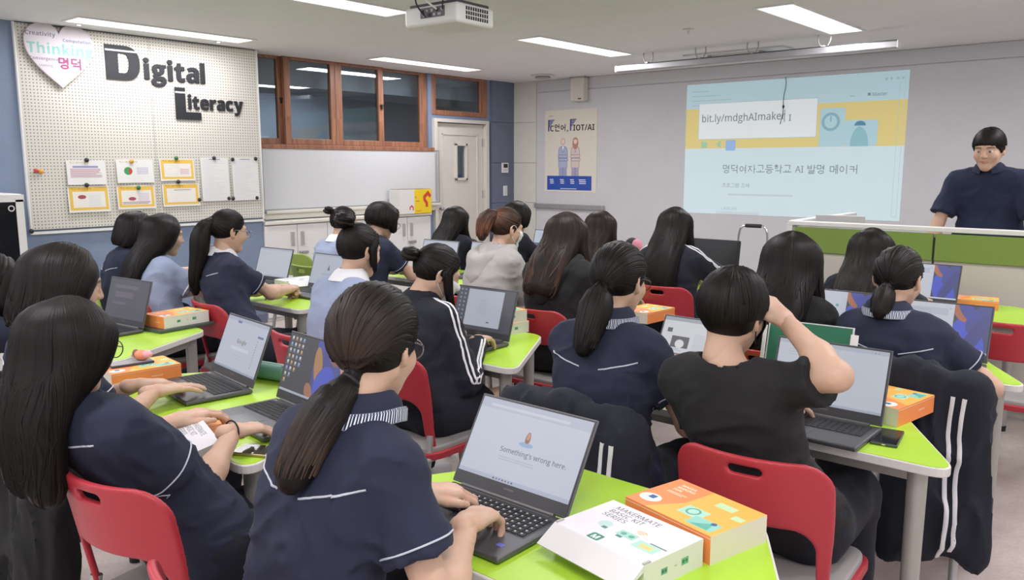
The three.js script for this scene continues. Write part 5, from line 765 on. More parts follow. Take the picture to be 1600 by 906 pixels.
// ---------- laptops ----------
const pageText = (g, x, y, w, n, step, col, h = 3) => { g.fillStyle = col; for (let i = 0; i < n; i++) g.fillRect(x, y + i * step, w * (0.6 + 0.4 * hash3(i, n, Math.floor(x))), h); };
const petals = (g, x0, y0, w, h) => { // abstract wallpaper: broad coloured leaves on a dark field
  g.save(); g.beginPath(); g.rect(x0, y0, w, h); g.clip(); g.fillStyle = '#1a2138'; g.fillRect(x0, y0, w, h); const leaf = (cx, cy, rx, ry, a, c) => { g.fillStyle = c; g.beginPath(); g.ellipse(x0 + cx * w, y0 + cy * h, rx * w, ry * h, a, 0, 7); g.fill(); };
  leaf(0.9, 0.6, 0.45, 0.5, 0.3, '#22346e'); leaf(0.45, 0.75, 0.42, 0.5, -0.3, '#2f4bd0'); leaf(0.78, 0.22, 0.3, 0.4, 0.6, '#24398f'); leaf(0.12, 0.12, 0.16, 0.26, -0.5, '#b0623a'); leaf(0.5, 0.2, 0.2, 0.36, -0.7, '#2338a0'); leaf(0.62, 0.62, 0.2, 0.5, 0.4, '#1d2f86'); g.restore();
};
const SCREEN = {
  error: (g) => { g.fillStyle = '#ccd2e4'; g.fillRect(0, 0, 640, 400); g.fillStyle = '#bcc3d8'; g.fillRect(0, 0, 640, 52); g.fillStyle = '#d4d9e8'; g.fillRect(60, 26, 460, 14); g.fillStyle = '#7d6a5c'; g.beginPath(); g.ellipse(330, 160, 14, 34, 0, 0, 7); g.fill(); g.fillStyle = '#d98b5e'; g.beginPath(); g.ellipse(330, 148, 9, 18, 0, 0, 7); g.fill(); g.fillStyle = '#8fb4dc'; g.beginPath(); g.ellipse(330, 192, 40, 12, 0, 0, 7); g.fill(); g.fillStyle = '#a04f3c'; g.fillRect(324, 166, 12, 18); g.fillStyle = '#3d4353'; g.font = '34px sans-serif'; g.fillText("Something's wrong here.", 196, 252); pageText(g, 200, 276, 300, 2, 12, '#a8b0c6'); g.fillStyle = '#b6bfd6'; g.fillRect(0, 380, 640, 20); for (let i = 0; i < 7; i++) { g.fillStyle = ['#3b4a6e', '#8a6a4e', '#4f79b8'][i % 3]; g.fillRect(210 + i * 18, 385, 9, 9); } },
  search: (g) => { g.fillStyle = '#c2c9d8'; g.fillRect(0, 0, 640, 400); g.fillStyle = '#aeb7ca'; g.fillRect(0, 0, 640, 28); g.fillStyle = '#5a6a94'; g.fillRect(170, 22, 60, 18); g.fillRect(520, 92, 84, 16); g.font = 'bold 44px sans-serif'; 'Google'.split('').reduce((x, c, i) => { g.fillStyle = ['#4e6db0', '#a65a52', '#a8924c', '#4e6db0', '#4f8c62', '#a65a52'][i]; g.fillText(c, x, 190); return x + g.measureText(c).width; }, 240); g.fillStyle = '#d5dae6'; g.beginPath(); g.roundRect(170, 220, 290, 26, 13); g.fill(); for (let i = 0; i < 11; i++) { g.fillStyle = '#7d88a6'; g.fillRect(530, 130 + i * 20, 10, 10); } pageText(g, 250, 280, 120, 2, 26, '#aab3c6'); g.fillStyle = '#9ca6bd'; g.fillRect(0, 384, 640, 16); },
  desktop: (g) => { petals(g, 0, 0, 640, 400); g.fillStyle = '#11161f'; g.fillRect(0, 0, 330, 400); g.fillStyle = '#b07a3a'; g.beginPath(); g.ellipse(380, 170, 46, 130, -0.25, 0, 7); g.fill(); g.fillStyle = '#2c49c8'; g.beginPath(); g.ellipse(480, 300, 110, 150, 0.2, 0, 7); g.fill(); g.fillStyle = '#8a4a34'; g.beginPath(); g.ellipse(560, 60, 80, 80, 0.4, 0, 7); g.fill(); g.fillStyle = '#a4683a'; g.beginPath(); g.ellipse(330, 350, 40, 60, -0.6, 0, 7); g.fill(); for (let c = 0; c < 4; c++) for (let r = 0; r < 8 - c; r++) { g.fillStyle = ['#d7dde8', '#8fb0d8', '#cfd6c4', '#d9a86a'][(c * 3 + r) % 4]; g.fillRect(22 + c * 44, 18 + r * 42, 20, 20); g.fillStyle = '#9aa3b2'; g.fillRect(18 + c * 44, 42 + r * 42, 28, 4); } g.fillStyle = '#aab4c8'; g.fillRect(0, 384, 640, 16); g.fillStyle = '#d9d2c6'; g.fillRect(500, 24, 80, 16); },
  form: (g) => { g.fillStyle = '#2b3040'; g.fillRect(0, 0, 640, 400); for (let r = 0; r < 9; r++) for (let c = 0; c < 2; c++) { g.fillStyle = ['#8a93a8', '#6f84ac'][(r + c) % 2]; g.fillRect(26 + c * 44, 18 + r * 40, 20, 18); } g.fillStyle = '#b4bccb'; g.fillRect(118, 14, 400, 350); pageText(g, 270, 110, 90, 9, 16, '#98a1b4'); g.fillStyle = '#4d5468'; g.fillRect(370, 312, 30, 12); },
  dark: (g) => { g.fillStyle = '#33313f'; g.fillRect(0, 0, 640, 400); g.fillStyle = '#575266'; g.fillRect(90, 60, 380, 36); g.fillRect(90, 236, 220, 24); g.fillStyle = '#5a4a60'; g.fillRect(110, 130, 300, 60); },
  launch: (g) => { g.fillStyle = '#b9c2d2'; g.fillRect(0, 0, 640, 400); g.fillStyle = '#a9b3c6'; g.fillRect(0, 0, 640, 22); g.fillStyle = '#4e566e'; g.beginPath(); g.moveTo(320, 130); g.lineTo(300, 200); g.lineTo(340, 200); g.fill(); g.fillRect(296, 200, 48, 8); pageText(g, 210, 250, 240, 2, 14, '#8d97ac', 5); },
  page: (g) => { g.fillStyle = '#c6cdda'; g.fillRect(0, 0, 640, 400); g.fillStyle = '#b3bccd'; g.fillRect(0, 0, 640, 26); pageText(g, 60, 60, 220, 3, 18, '#a8b2c4'); pageText(g, 60, 330, 90, 1, 10, '#a8b2c4'); g.fillStyle = '#aab4c6'; g.fillRect(0, 384, 640, 16); g.fillStyle = '#69738c'; g.fillRect(560, 14, 6, 6); g.fillRect(580, 14, 6, 6); },
  photos: (g) => { g.fillStyle = '#d5d9df'; g.fillRect(0, 0, 640, 400); g.fillStyle = '#9aa3b0'; g.fillRect(0, 0, 640, 30); g.fillStyle = '#2f3440'; g.fillRect(40, 90, 40, 34); g.fillRect(90, 150, 140, 92); g.fillStyle = '#dfe2e6'; g.beginPath(); g.ellipse(160, 210, 36, 34, 0, 0, 7); g.fill(); g.fillStyle = '#6d4b40'; g.fillRect(70, 286, 150, 90); g.fillStyle = '#4c3a34'; g.fillRect(250, 286, 150, 90); g.fillStyle = '#b98d78'; g.beginPath(); g.ellipse(150, 330, 44, 34, 0, 0, 7); g.fill(); g.fillStyle = '#a96f55'; g.beginPath(); g.ellipse(320, 330, 50, 30, 0, 0, 7); g.fill(); pageText(g, 90, 250, 110, 2, 12, '#8a93a4'); pageText(g, 260, 120, 160, 12, 12, '#aab2be'); pageText(g, 440, 180, 140, 5, 14, '#a0626a'); },
  icons: (g) => { g.fillStyle = '#c3cbdb'; g.fillRect(0, 0, 400, 400); petals(g, 400, 0, 240, 400); for (let r = 0; r < 3; r++) for (let c = 0; c < 5; c++) { g.fillStyle = ['#4b6fae', '#3c8a66', '#353c4c', '#c79a3a', '#4d9aa8'][(r * 2 + c) % 5]; g.beginPath(); g.arc(70 + c * 64, 130 + r * 84, 13, 0, 7); g.fill(); } pageText(g, 150, 60, 110, 1, 10, '#99a3b8'); },
  split: (g) => { g.fillStyle = '#ccd3e0'; g.fillRect(0, 0, 392, 400); petals(g, 392, 0, 248, 400); g.fillStyle = '#b9c2d2'; g.fillRect(20, 40, 330, 60); pageText(g, 90, 60, 180, 1, 10, '#98a2b6'); g.fillStyle = '#7a86a0'; g.fillRect(360, 34, 8, 8); g.fillStyle = '#dfe4ee'; g.fillRect(392, 384, 248, 16); },
  news: (g) => { g.fillStyle = '#bcc8da'; g.fillRect(0, 0, 640, 400); pageText(g, 60, 50, 260, 4, 16, '#8d9ab4'); g.fillStyle = '#3c4c7a'; g.fillRect(0, 230, 640, 170); g.fillStyle = '#d9dfe8'; g.fillRect(50, 290, 130, 100); g.fillStyle = '#2f3648'; g.fillRect(80, 310, 50, 60); g.fillStyle = '#a0705a'; g.fillRect(330, 250, 180, 90); },
};
const screenMats = {}, screenMat = (k) => screenMats[k] ??= (() => { const t = canvas(640, 400, SCREEN[k]); return new THREE.MeshStandardMaterial({ color: lin(0.08, 0.08, 0.08), roughness: 0.35, emissive: 0xffffff, emissiveMap: t, emissiveIntensity: 0.68 }); })();
const shellGrey = mat(lin(0.115, 0.117, 0.125), 0.42, { metalness: 0.5 }), deckGrey = mat(lin(0.135, 0.135, 0.14), 0.45, { metalness: 0.4 }), keyBlack = mat(lin(0.02, 0.02, 0.023), 0.6), keyLegend = mat(lin(0.5, 0.5, 0.5), 0.7), padM = mat(lin(0.1, 0.1, 0.105), 0.3, { metalness: 0.3 }), bezelM = mat(lin(0.05, 0.051, 0.055), 0.45);
const LW = 0.358, LD = 0.236, LT = 0.015;
const lapGeo = { base: rbox(LW, LT, LD, 0.006, 0, LT / 2 + 0.002, 0, 2), well: box(LW - 0.036, 0.0012, 0.108, 0, LT + 0.0021, -0.038), pad: rbox(0.115, 0.0016, 0.072, 0.0006, -0.03, LT + 0.0022, 0.073, 1), hinge: merge([cyl(0.006, 0.006, LW * 0.8, 0, 0, 0, 12).rotateZ(Math.PI / 2).translate(0, LT + 0.003, -LD / 2 + 0.004), box(LW * 0.78, 0.003, 0.006, 0, LT + 0.003, -LD / 2 + 0.018)]), lid: rbox(LW, 0.232, 0.006, 0.0028, 0, 0.116, 0, 2), bezel: box(LW - 0.008, 0.224, 0.0012, 0, 0.117, 0.0034), screen: new THREE.PlaneGeometry(0.342, 0.194).translate(0, 0.128, 0.0043), feet: merge([[-1, -1], [1, -1], [-1, 1], [1, 1]].map(([a, b]) => cyl(0.008, 0.008, 0.003, a * (LW / 2 - 0.02), 0.001, b * (LD / 2 - 0.02), 10))) };
const keySpots = []; for (let r = 0; r < 6; r++) { const n = 17, cw = (LW - 0.042) / n; for (let c = 0; c < n; c++) { if (r === 5 && c > 3 && c < 9) { if (c === 4) keySpots.push([-(LW - 0.042) / 2 + 6.5 * cw, r, cw * 5]); continue; } keySpots.push([-(LW - 0.042) / 2 + (c + 0.5) * cw, r, cw]); } }
const keyBox = (w) => rbox(w - 0.0024, 0.0024, r0 * 0.0148, 0.0007, 0, 0, 0, 1), r0 = 1;
const keyPos = ([x, r]) => [x, LT + 0.0036, -0.087 + r * 0.0172 + 0.006];
const keyBoard = merge(keySpots.map((k) => keyBox(k[2]).translate(...keyPos(k)))), keyLegends = merge(keySpots.map((k) => box(0.0045, 0.0004, 0.0045, keyPos(k)[0] - 0.002, keyPos(k)[1] + 0.0014, keyPos(k)[2] - 0.001)));
function laptop(label, screen, x, z, turnDeg, open = 108, fine = false, y = TY) {
  const g = thing('laptop', label, 'laptop', [x, y, z], rad(turnDeg), 'dark grey laptops'), base = part('base', lapGeo.base, shellGrey, g); part('foot', lapGeo.feet, M.black, base);
  part('key_well', lapGeo.well, bezelM, base); part('touchpad', lapGeo.pad, padM, base); part('hinge', lapGeo.hinge, deckGrey, g);
  if (fine) { const geos = {}; for (const k of keySpots) { const m = part('key', geos[k[2]] ??= keyBox(k[2]), keyBlack, base); m.position.set(...keyPos(k)); } part('key_legends', keyLegends, keyLegend, base).userData.kind = 'stuff'; part('sticker', box(0.018, 0.0005, 0.014, LW / 2 - 0.035, LT + 0.0024, 0.07), mat(lin(0.12, 0.14, 0.5), 0.5), base); }
  else { const kb = part('keyboard', keyBoard, keyBlack, base); kb.userData.kind = 'stuff'; }
  const lid = part('lid', lapGeo.lid, shellGrey, g); lid.position.set(0, LT + 0.004, -LD / 2 + 0.002); lid.rotation.x = -rad(open - 90); part('bezel', lapGeo.bezel, bezelM, lid); const sc = part('screen', lapGeo.screen, screenMat(screen), lid); part('maker_badge', box(0.03, 0.004, 0.0006, 0, 0.02, 0.0042), deckGrey, lid);
  return g;
}
laptop('laptop showing the words Something\'s wrong here beside the kit boxes', 'error', -1.2, -1.265, 0, 121, true);
laptop('laptop open on a search page in front of the bobbed student', 'search', -2.7, -1.425, -7, 112);
laptop('laptop showing a dark desktop with rows of icons', 'desktop', -2.19, -1.385, -5, 108);
laptop('laptop with a dim purple screen near the blue wall', 'dark', -4.02, -1.63, 6, 106);
laptop('laptop with a form between dark margins before the masked student', 'form', -2.495, -2.565, 2, 108);
laptop('laptop with a pale page beside the phone and orange box', 'page', -0.868, -2.405, 0, 106);
laptop('laptop showing a grid of photographs beside the black shirt', 'photos', -1.4, -2.53, -2, 116);
laptop('laptop split between a page and blue wallpaper before the low ponytail', 'split', -0.79, -3.5, 2, 108);
laptop('laptop showing a page of round coloured icons', 'icons', -1.24, -3.55, 2, 108);
laptop('laptop split between a page and blue wallpaper at the partition', 'split', -1.21, -4.92, 0, 108);
laptop('laptop with a launch page where the high-ponytail student works', 'launch', -4.22, -2.98, 0, 108);
laptop('laptop with a plain page beside the pegboard-side student', 'page', -4.82, -2.98, 4, 108);
laptop('pale-screen laptop in front of the student with long fringe', 'page', -4.37, -4.12, 4, 106);
laptop('pale-screen laptop next to the grey hooded student', 'page', -3.96, -4.22, 4, 106);
laptop('laptop with a news page under the poster', 'news', -4.32, -5.42, 6, 108);
{ // monitor
  const g = thing('monitor', 'wide black switched-off monitor on the table before the projection', 'monitor', [-2.65, TY, -5.1], 0); part('panel', rbox(0.56, 0.27, 0.03, 0.008, 0, 0, 0).rotateX(-0.13).translate(0, 0.165, 0), M.black, g); part('display_glass', box(0.54, 0.25, 0.002, 0, 0.005, 0.016).rotateX(-0.13).translate(0, 0.165, 0), mat(lin(0.02, 0.021, 0.024), 0.28), g); part('stand', merge([box(0.05, 0.12, 0.02, 0, 0.07, -0.02), rbox(0.24, 0.012, 0.18, 0.004, 0, 0.008, -0.01)]), M.black, g);
}
// ---------- kit boxes ----------
const icon = (g, x, y, s, c1, c2) => { g.fillStyle = c1; g.fillRect(x, y, 34 * s, 22 * s); g.fillStyle = c2; g.beginPath(); g.arc(x + 10 * s, y + 11 * s, 6 * s, 0, 7); g.fill(); g.beginPath(); g.arc(x + 25 * s, y + 11 * s, 5 * s, 0, 7); g.fill(); };
const kitTop = { // drawn with the reader on the long front side
  white: (g) => { g.fillStyle = '#dcdbdf'; g.fillRect(0, 0, 500, 360); g.fillStyle = '#4b5058'; g.font = '44px sans-serif'; ['MAKERMATE', 'BASIC KIT', 'SERIES'].forEach((t, i) => g.fillText(t, 66, 62 + i * 42)); g.fillStyle = '#b5d2cb'; g.beginPath(); g.arc(150, 205, 32, 0, 7); g.fill(); g.fillStyle = '#3f7f70'; g.fillRect(156, 222, 26, 20); g.fillStyle = '#9ed0c0'; g.fillRect(236, 190, 92, 50); g.fillStyle = '#5d9f8f'; g.beginPath(); g.arc(262, 214, 13, 0, 7); g.arc(304, 214, 13, 0, 7); g.fill(); g.fillStyle = '#3f7f70'; g.fillRect(250, 240, 30, 16); g.strokeStyle = '#d6b267'; g.lineWidth = 6; for (const r of [12, 24, 36]) { g.beginPath(); g.arc(310, 180, r, 3.9, 5.5); g.stroke(); } g.fillStyle = '#a9d6c4'; g.fillRect(346, 206, 112, 64); g.fillStyle = '#dcc87a'; g.fillRect(372, 224, 60, 30); g.fillStyle = '#5b6f78'; g.fillRect(392, 196, 84, 8); g.fillStyle = '#2f7d68'; g.beginPath(); g.roundRect(176, 296, 62, 54, 10); g.fill(); g.fillStyle = '#eef5f2'; g.font = 'bold 44px sans-serif'; g.fillText('M', 187, 340); },
  orange: (g) => { g.fillStyle = '#f2b455'; g.fillRect(0, 0, 500, 360); g.fillStyle = '#ee8f56'; g.beginPath(); g.moveTo(0, 0); g.lineTo(210, 0); g.lineTo(210, 190); g.lineTo(120, 360); g.lineTo(0, 360); g.fill(); g.fillStyle = '#f6ddc8'; g.font = 'bold 26px sans-serif'; ['MAKER', 'MAKING', 'FUN'].forEach((t, i) => g.fillText(t, 60, 60 + i * 30)); g.fillRect(60, 140, 110, 5); g.fillRect(60, 152, 90, 5); g.fillStyle = '#d8e4da'; g.beginPath(); g.ellipse(70, 270, 56, 44, 0, 0, 7); g.fill(); g.fillStyle = '#3f5f94'; g.fillRect(56, 240, 34, 34); g.fillStyle = '#a9d8c2'; g.fillRect(236, 190, 120, 90); g.strokeStyle = '#5f9f96'; g.lineWidth = 10; g.beginPath(); g.arc(292, 232, 30, 0, 7); g.stroke(); g.fillStyle = '#8fcbbb'; g.fillRect(330, 250, 140, 84); g.fillStyle = '#5fae9e'; g.beginPath(); g.moveTo(350, 330); g.lineTo(430, 260); g.lineTo(450, 330); g.fill(); g.fillStyle = '#bcdcae'; g.fillRect(300, 60, 100, 50); g.fillRect(430, 120, 56, 40); g.fillStyle = '#4b5f8a'; g.beginPath(); g.arc(432, 262, 14, 0, 7); g.fill(); },
};
const kitSide = { white: (g, w) => { g.fillStyle = '#dbd9d2'; g.fillRect(0, 0, w, 110); icon(g, w * 0.28, 44, 1.1, '#5f9f8c', '#2f5f58'); icon(g, w * 0.62, 40, 1.3, '#6faf8c', '#2f6f58'); g.fillStyle = '#a8b4b0'; g.fillRect(w * 0.5, 52, 16, 6); }, orange: (g, w) => { g.fillStyle = '#ef8f4f'; g.fillRect(0, 0, w, 110); g.fillStyle = '#f8e2cf'; g.font = '16px sans-serif'; g.fillText('makermate ▪', w * 0.56, 62); }, cream: (g, w) => { g.fillStyle = '#ddd6c4'; g.fillRect(0, 0, w, 110); } };
// sheet layout 1024 x 512: top 500x360 | long side 500x110 below | short side 360x110 at right
const kitTex = {}, kitMat = (top, long, short) => kitTex[top + long + short] ??= mat(0xffffff, 0.5, { map: canvas(1024, 512, (g) => { const at = (f, x, y, w, h, W) => { g.save(); g.translate(x, y); g.beginPath(); g.rect(0, 0, w, h); g.clip(); f(g, W ?? w); g.restore(); }; g.fillStyle = '#d9d4c8'; g.fillRect(0, 0, 1024, 512); at(kitTop[top], 0, 0, 500, 360); at(kitSide[long], 0, 380, 500, 110); at(kitSide[short], 520, 380, 360, 110); }) });
const KW = 0.248, KD = 0.178;
function kitGeo(h) { // each face mapped to its place on the sheet
  const g = new THREE.BoxGeometry(KW, h, KD), uv = g.attributes.uv, R = [[520, 880, 380, 490], [520, 880, 380, 490], [0, 500, 0, 360], [600, 640, 100, 140], [0, 500, 380, 490], [0, 500, 380, 490]];
  for (let f = 0; f < 6; f++) for (let k = 0; k < 4; k++) { const i = f * 4 + k, [a, b, c, d] = R[f]; uv.setXY(i, lerp(a, b, uv.getX(i)) / 1024, 1 - lerp(d, c, uv.getY(i)) / 512); } return g.translate(0, h / 2, 0);
}
const kitGeos = {};
function kitBox(label, kind, x, z, turnDeg, y = TY, h = 0.058, tilt) {
  const [t, l, s] = { white: ['white', 'white', 'white'], orange: ['orange', 'orange', 'cream'], mixed: ['orange', 'white', 'orange'] }[kind], g = thing('kit_box', label, 'box', [x, y, z], rad(turnDeg), 'electronics kit boxes'); if (tilt) g.rotation.set(...tilt);
  const b = part('carton', kitGeos[h] ??= kitGeo(h), kitMat(t, l, s), g), card = kind === 'white' ? M.paper : mat(lin(0.75, 0.66, 0.5), 0.7); part('lid_seam', merge([box(KW + 0.001, 0.0012, 0.001, 0, h - 0.006, KD / 2), box(KW + 0.001, 0.0012, 0.001, 0, h - 0.006, -KD / 2)]), card, b);
  if (kind === 'white') { const s2 = new THREE.Shape(); s2.moveTo(0, 0); s2.lineTo(0.05, -h * 0.55); s2.lineTo(0.048, -h * 0.6); s2.lineTo(-0.002, -h * 0.2); s2.closePath(); part('front_flap', new THREE.ExtrudeGeometry(s2, { depth: KW, bevelEnabled: false }).rotateY(-Math.PI / 2).translate(KW / 2, h, KD / 2), M.paper, g); for (const k of [-1, 1]) part('tuck_tab', rbox(0.006, 0.004, 0.02, 0.001, k * (KW / 2 - 0.004), h + 0.001, KD / 2 - 0.012), M.steelGrey, g); }
  return g;
}
kitBox('white kit box printed MAKERMATE BASIC KIT SERIES next to the orange box', 'white', -0.847, -1.353, -10);
kitBox('orange kit box lying behind the white kit box', 'orange', -0.797, -1.545, -14, TY, 0.062);
kitBox('orange kit box tucked behind the pale-page laptop and phone', 'orange', -0.735, -2.745, 80, TY, 0.058);
kitBox('orange kit box under a phone beside the bobbed student', 'orange', -3.0, -1.345, 84, TY, 0.06);
kitBox('white sided kit box with orange top near the dim laptop', 'mixed', -3.88, -1.945, 96, TY + 0.017, 0.058);
kitBox('lower kit box of the stack of two', 'mixed', -2.56, -2.88, 84, TY, 0.056);
kitBox('upper kit box of the stack of two', 'mixed', -2.572, -2.877, 79, TY + 0.056, 0.056);
kitBox('orange kit box on the table before the hooded students', 'orange', -2.2, -3.66, 86, TY, 0.056);
kitBox('white kit box next to the launch page laptop', 'white', -4.55, -3.13, 86, TY, 0.056);
kitBox('orange kit box at the foot of the green partition', 'orange', -0.98, -5.2, 10, TY, 0.05);
kitBox('white kit box on the table between bun-haired and masked students', 'white', -2.85, -2.78, 0, TY, 0.056);
// white kit held on the lap edge by the long-haired student, an orange lid under it
single('orange_folder', 'orange card sheet lying under the hand of the long-haired student', 'card', rbox(0.2, 0.006, 0.14, 0.002), mat(lin(0.8, 0.35, 0.1), 0.6), [-2.225, TY + 0.004, -1.21], rad(-20));
{ const g = kitBox('white kit box slanting off the table edge beside her elbow', 'white', -2.15, -1.075, -12, 0.7, 0.05); g.rotation.set(rad(16), rad(-16), rad(3)); }
single('closed_tablet', 'thin dark green slab under the white sided kit box', 'tablet', rbox(0.3, 0.016, 0.2, 0.004, 0, 0.008, 0), mat(lin(0.06, 0.09, 0.07), 0.4), [-3.875, TY, -1.94], rad(96));
{ // opened kit with a green lining
  const green = mat(lin(0.02, 0.16, 0.08), 0.6), white = M.paper, g = thing('open_kit_box', 'opened white kit box with a dark green lining behind the laptop', 'box', [-1.04, TY, -2.73], rad(4)), w = 0.3, d = 0.2, h = 0.055, t = 0.004;
  part('tray', merge([box(w, t, d, 0, t / 2, 0), box(w, h, t, 0, h / 2, d / 2), box(w, h, t, 0, h / 2, -d / 2), box(t, h, d, -w / 2, h / 2, 0), box(t, h, d, w / 2, h / 2, 0)]), white, g); part('lining', merge([box(w - 2 * t, 0.002, d - 2 * t, 0, t + 0.001, 0), box(w - 2 * t, h - t, 0.002, 0, h / 2, d / 2 - t), box(w - 2 * t, h - t, 0.002, 0, h / 2, -d / 2 + t)]), green, g);
  const lid = new THREE.Group(); lid.name = 'lid'; lid.position.set(0, h, -d / 2); lid.rotation.x = rad(-14); g.add(lid); part('lid_board', box(w, 0.19, t, 0, 0.095, -t / 2), white, lid); part('lid_lining', box(w - 0.012, 0.182, 0.002, 0, 0.095, 0.001), green, lid); for (const k of [-1, 1]) part('side_flap', box(0.03, 0.15, t).rotateY(k * 0.9).translate(k * (w / 2 + 0.006), 0.09, 0.014), white, lid);
}
// ---------- small things on the tables ----------
function phone(label, x, z, turnDeg, y = TY, screen = M.darkGlass, caseM = M.black) { const g = thing('phone', label, 'phone', [x, y, z], rad(turnDeg)); part('case', rbox(0.074, 0.009, 0.152, 0.004, 0, 0.0048, 0, 3), caseM, g); part('glass', box(0.069, 0.0006, 0.146, 0, 0.0097, 0), screen, g); part('port', box(0.01, 0.003, 0.001, 0, 0.005, 0.0762), M.chrome, g); return g; }
phone('black phone lying beside the pale-page laptop', -0.66, -2.475, 8, TY, M.darkGlass, mat(lin(0.06, 0.08, 0.06), 0.3));
phone('phone with a gold rim at the corner of the shared table', -1.96, -1.205, -62, TY, mat(lin(0.05, 0.05, 0.045), 0.15), mat(lin(0.42, 0.33, 0.16), 0.3, { metalness: 0.6 }));
phone('phone in a speckled case lying on the orange box', -3.03, -1.33, -10, TY + 0.06, mat(lin(0.35, 0.33, 0.36), 0.5), mat(lin(0.05, 0.05, 0.06), 0.4));
phone('black phone lying on the laptop keyboard of the masked student', -2.56, -2.52, 70, TY + 0.021, M.darkGlass, M.black);
single('stylus_case', 'long white plastic case lying across the laptop keys', 'case', rbox(0.2, 0.014, 0.03, 0.006, 0, 0.008, 0, 3), M.whitePlastic, [-2.46, TY + 0.021, -2.505], rad(32));
{ const g = thing('sweet_wrapper', 'orange and pink clear snack wrapper on the phone', 'wrapper', [-3.02, TY + 0.07, -1.37], 0.4); part('sweets', new THREE.SphereGeometry(0.022, 14, 10).scale(1.5, 0.9, 1).translate(0, 0.02, 0), mat(lin(0.8, 0.28, 0.14), 0.35), g); part('pink_sweet', new THREE.SphereGeometry(0.016, 12, 8).scale(1.3, 0.9, 1).translate(0.03, 0.026, 0.006), mat(lin(0.85, 0.4, 0.42), 0.35), g); part('foil', new THREE.ConeGeometry(0.02, 0.03, 9, 1, true).rotateZ(1.9).translate(-0.04, 0.016, 0), mat(lin(0.75, 0.6, 0.5), 0.3), g); }
{ const g = thing('pencil_case', 'mint green pencil case behind the search-page laptop', 'pencil case', [-2.63, TY, -1.68], 0.2); part('pouch', rbox(0.2, 0.06, 0.075, 0.028, 0, 0.031, 0, 4), mat(lin(0.2, 0.42, 0.34), 0.7), g); part('zip', box(0.16, 0.003, 0.006, 0, 0.061, 0), M.metal, g); part('zip_pull', rbox(0.012, 0.003, 0.02, 0.001, 0.07, 0.062, 0.008), M.metal, g); }
{ const p = onZ(985, 380, -5.02), g = thing('plush_pouch', 'dark soft pouch with a pink end propped beside the monitor', 'pouch', [p.x - 0.02, TY, p.z], 0.2); part('body', new THREE.CapsuleGeometry(0.052, 0.18, 8, 20).rotateZ(-0.35).translate(0, 0.145, 0), mat(lin(0.05, 0.045, 0.05), 0.95), g); part('pink_end', new THREE.SphereGeometry(0.045, 18, 14).scale(0.9, 1.1, 0.9).translate(0.075, 0.225, 0.02), mat(lin(0.75, 0.3, 0.37), 0.8), g); }
single('tissue', 'crumpled white tissue on the table under an elbow', 'tissue', new THREE.IcosahedronGeometry(0.05, 3).scale(1.6, 0.5, 1), M.paper, [-4.02, TY + 0.026, -3.96], 0.5);

// ---------- the class ----------
const hd = (px, py, z) => { const p = onZ(px, py, z); return [p.x, p.y, p.z]; };
const nav = { top: NAVY, collar: 'plaid', yoke: true, cuffTrim: true };
// chairs stand under those who sit; the seat is a little behind the pelvis
function seated(s, chairKind, chairLabel, dz = 0.0, dx = 0) { const r = person(s); if (chairKind) chair(chairKind, chairLabel, s.pel[0] + dx, s.pel[1] - 0.01 + dz, s.chairTurn ?? s.yaw ?? 0); return r; }

const P1 = seated({ seed: 11, ...nav, label: 'student with long dark hair in a navy shirt reaching to a laptop', head: hd(112, 540, -0.765), pel: [-1.92, -0.99], yaw: 6, turn: 18, chairTurn: 10, pitch: 14, style: 'long', len: 0.36, maxPhi: 1.95, frontPhi: 2.2, thick: 1.1, detail: 0, glasses: 'dark', collar: null, hands: [{ at: [-2.26, 0.775, -1.11], pose: 'rest' }, { at: [-2.0, 0.79, -1.145], pose: 'rest', dir: [-0.12, -0.12, -1], pole: [0.5, -1, 0.1] }], wristband: true, slouch: 0.04, hairLabel: 'long straight dark hair' }, 'red', 'red chair of the long-haired student reaching to the laptop', 0.045, 0.02);
const P2 = seated({ seed: 12, ...nav, label: 'student in a navy polo with low ponytail and silver glasses typing beside kit boxes', head: hd(586, 536, -1.03), pel: [-1.24, -0.84], yaw: 0, wide: 0.85, shoulder: 0.132, turn: 20, puff: 1.07, pitch: 16, style: 'pony', tie: [0, -0.8, 0.6], tieDrop: 0.012, len: 0.17, thick: 1.15, fan: 2.2, detail: 0, glasses: 'silver', hands: [{ at: [-1.3, 0.785, -1.2], pose: 'type', dir: [0.42, -0.1, -0.88] }, { at: [-1.087, 0.8, -1.13], pose: 'type', dir: [-0.3, -0.14, -0.93], pole: [0.6, -1, 0.2] }], tipColor: [0.045, 0.03, 0.022], hairLabel: 'dark brown ponytail' }, 'red', 'red chair almost hidden behind the student with silver glasses');
const P3 = seated({ seed: 13, label: 'student with a dark bob typing on the search page', ...nav, collar: null, head: hd(103, 442, -0.98), pel: [-2.66, -1.0], yaw: -4, turn: -4, pitch: 16, style: 'long', len: 0.14, puff: 1.05, bangs: true, maxPhi: 2.0, frontPhi: 3, detail: 0, hands: [{ at: [-2.7, 0.785, -1.2], pose: 'rest', dir: [0.2, -0.05, -0.95] }, { at: [-2.57, 0.787, -1.2], pose: 'flat', dir: [-0.05, -0.05, -1] }] }, 'red', 'red chair of the bobbed student with a black jacket hung on it', -0.04);
seated({ seed: 14, label: 'student in navy at the edge of the room beside the charging cabinet', head: hd(-6, 440, -1.15), pel: [-3.95, -1.0], yaw: 0, pitch: 14, style: 'long', len: 0.2, top: NAVY, detail: 2, hands: [{ at: [-4.05, 0.78, -1.5] }, { at: [-3.85, 0.78, -1.5] }] }, 'green', 'green chair of the student beside the charging cabinet');
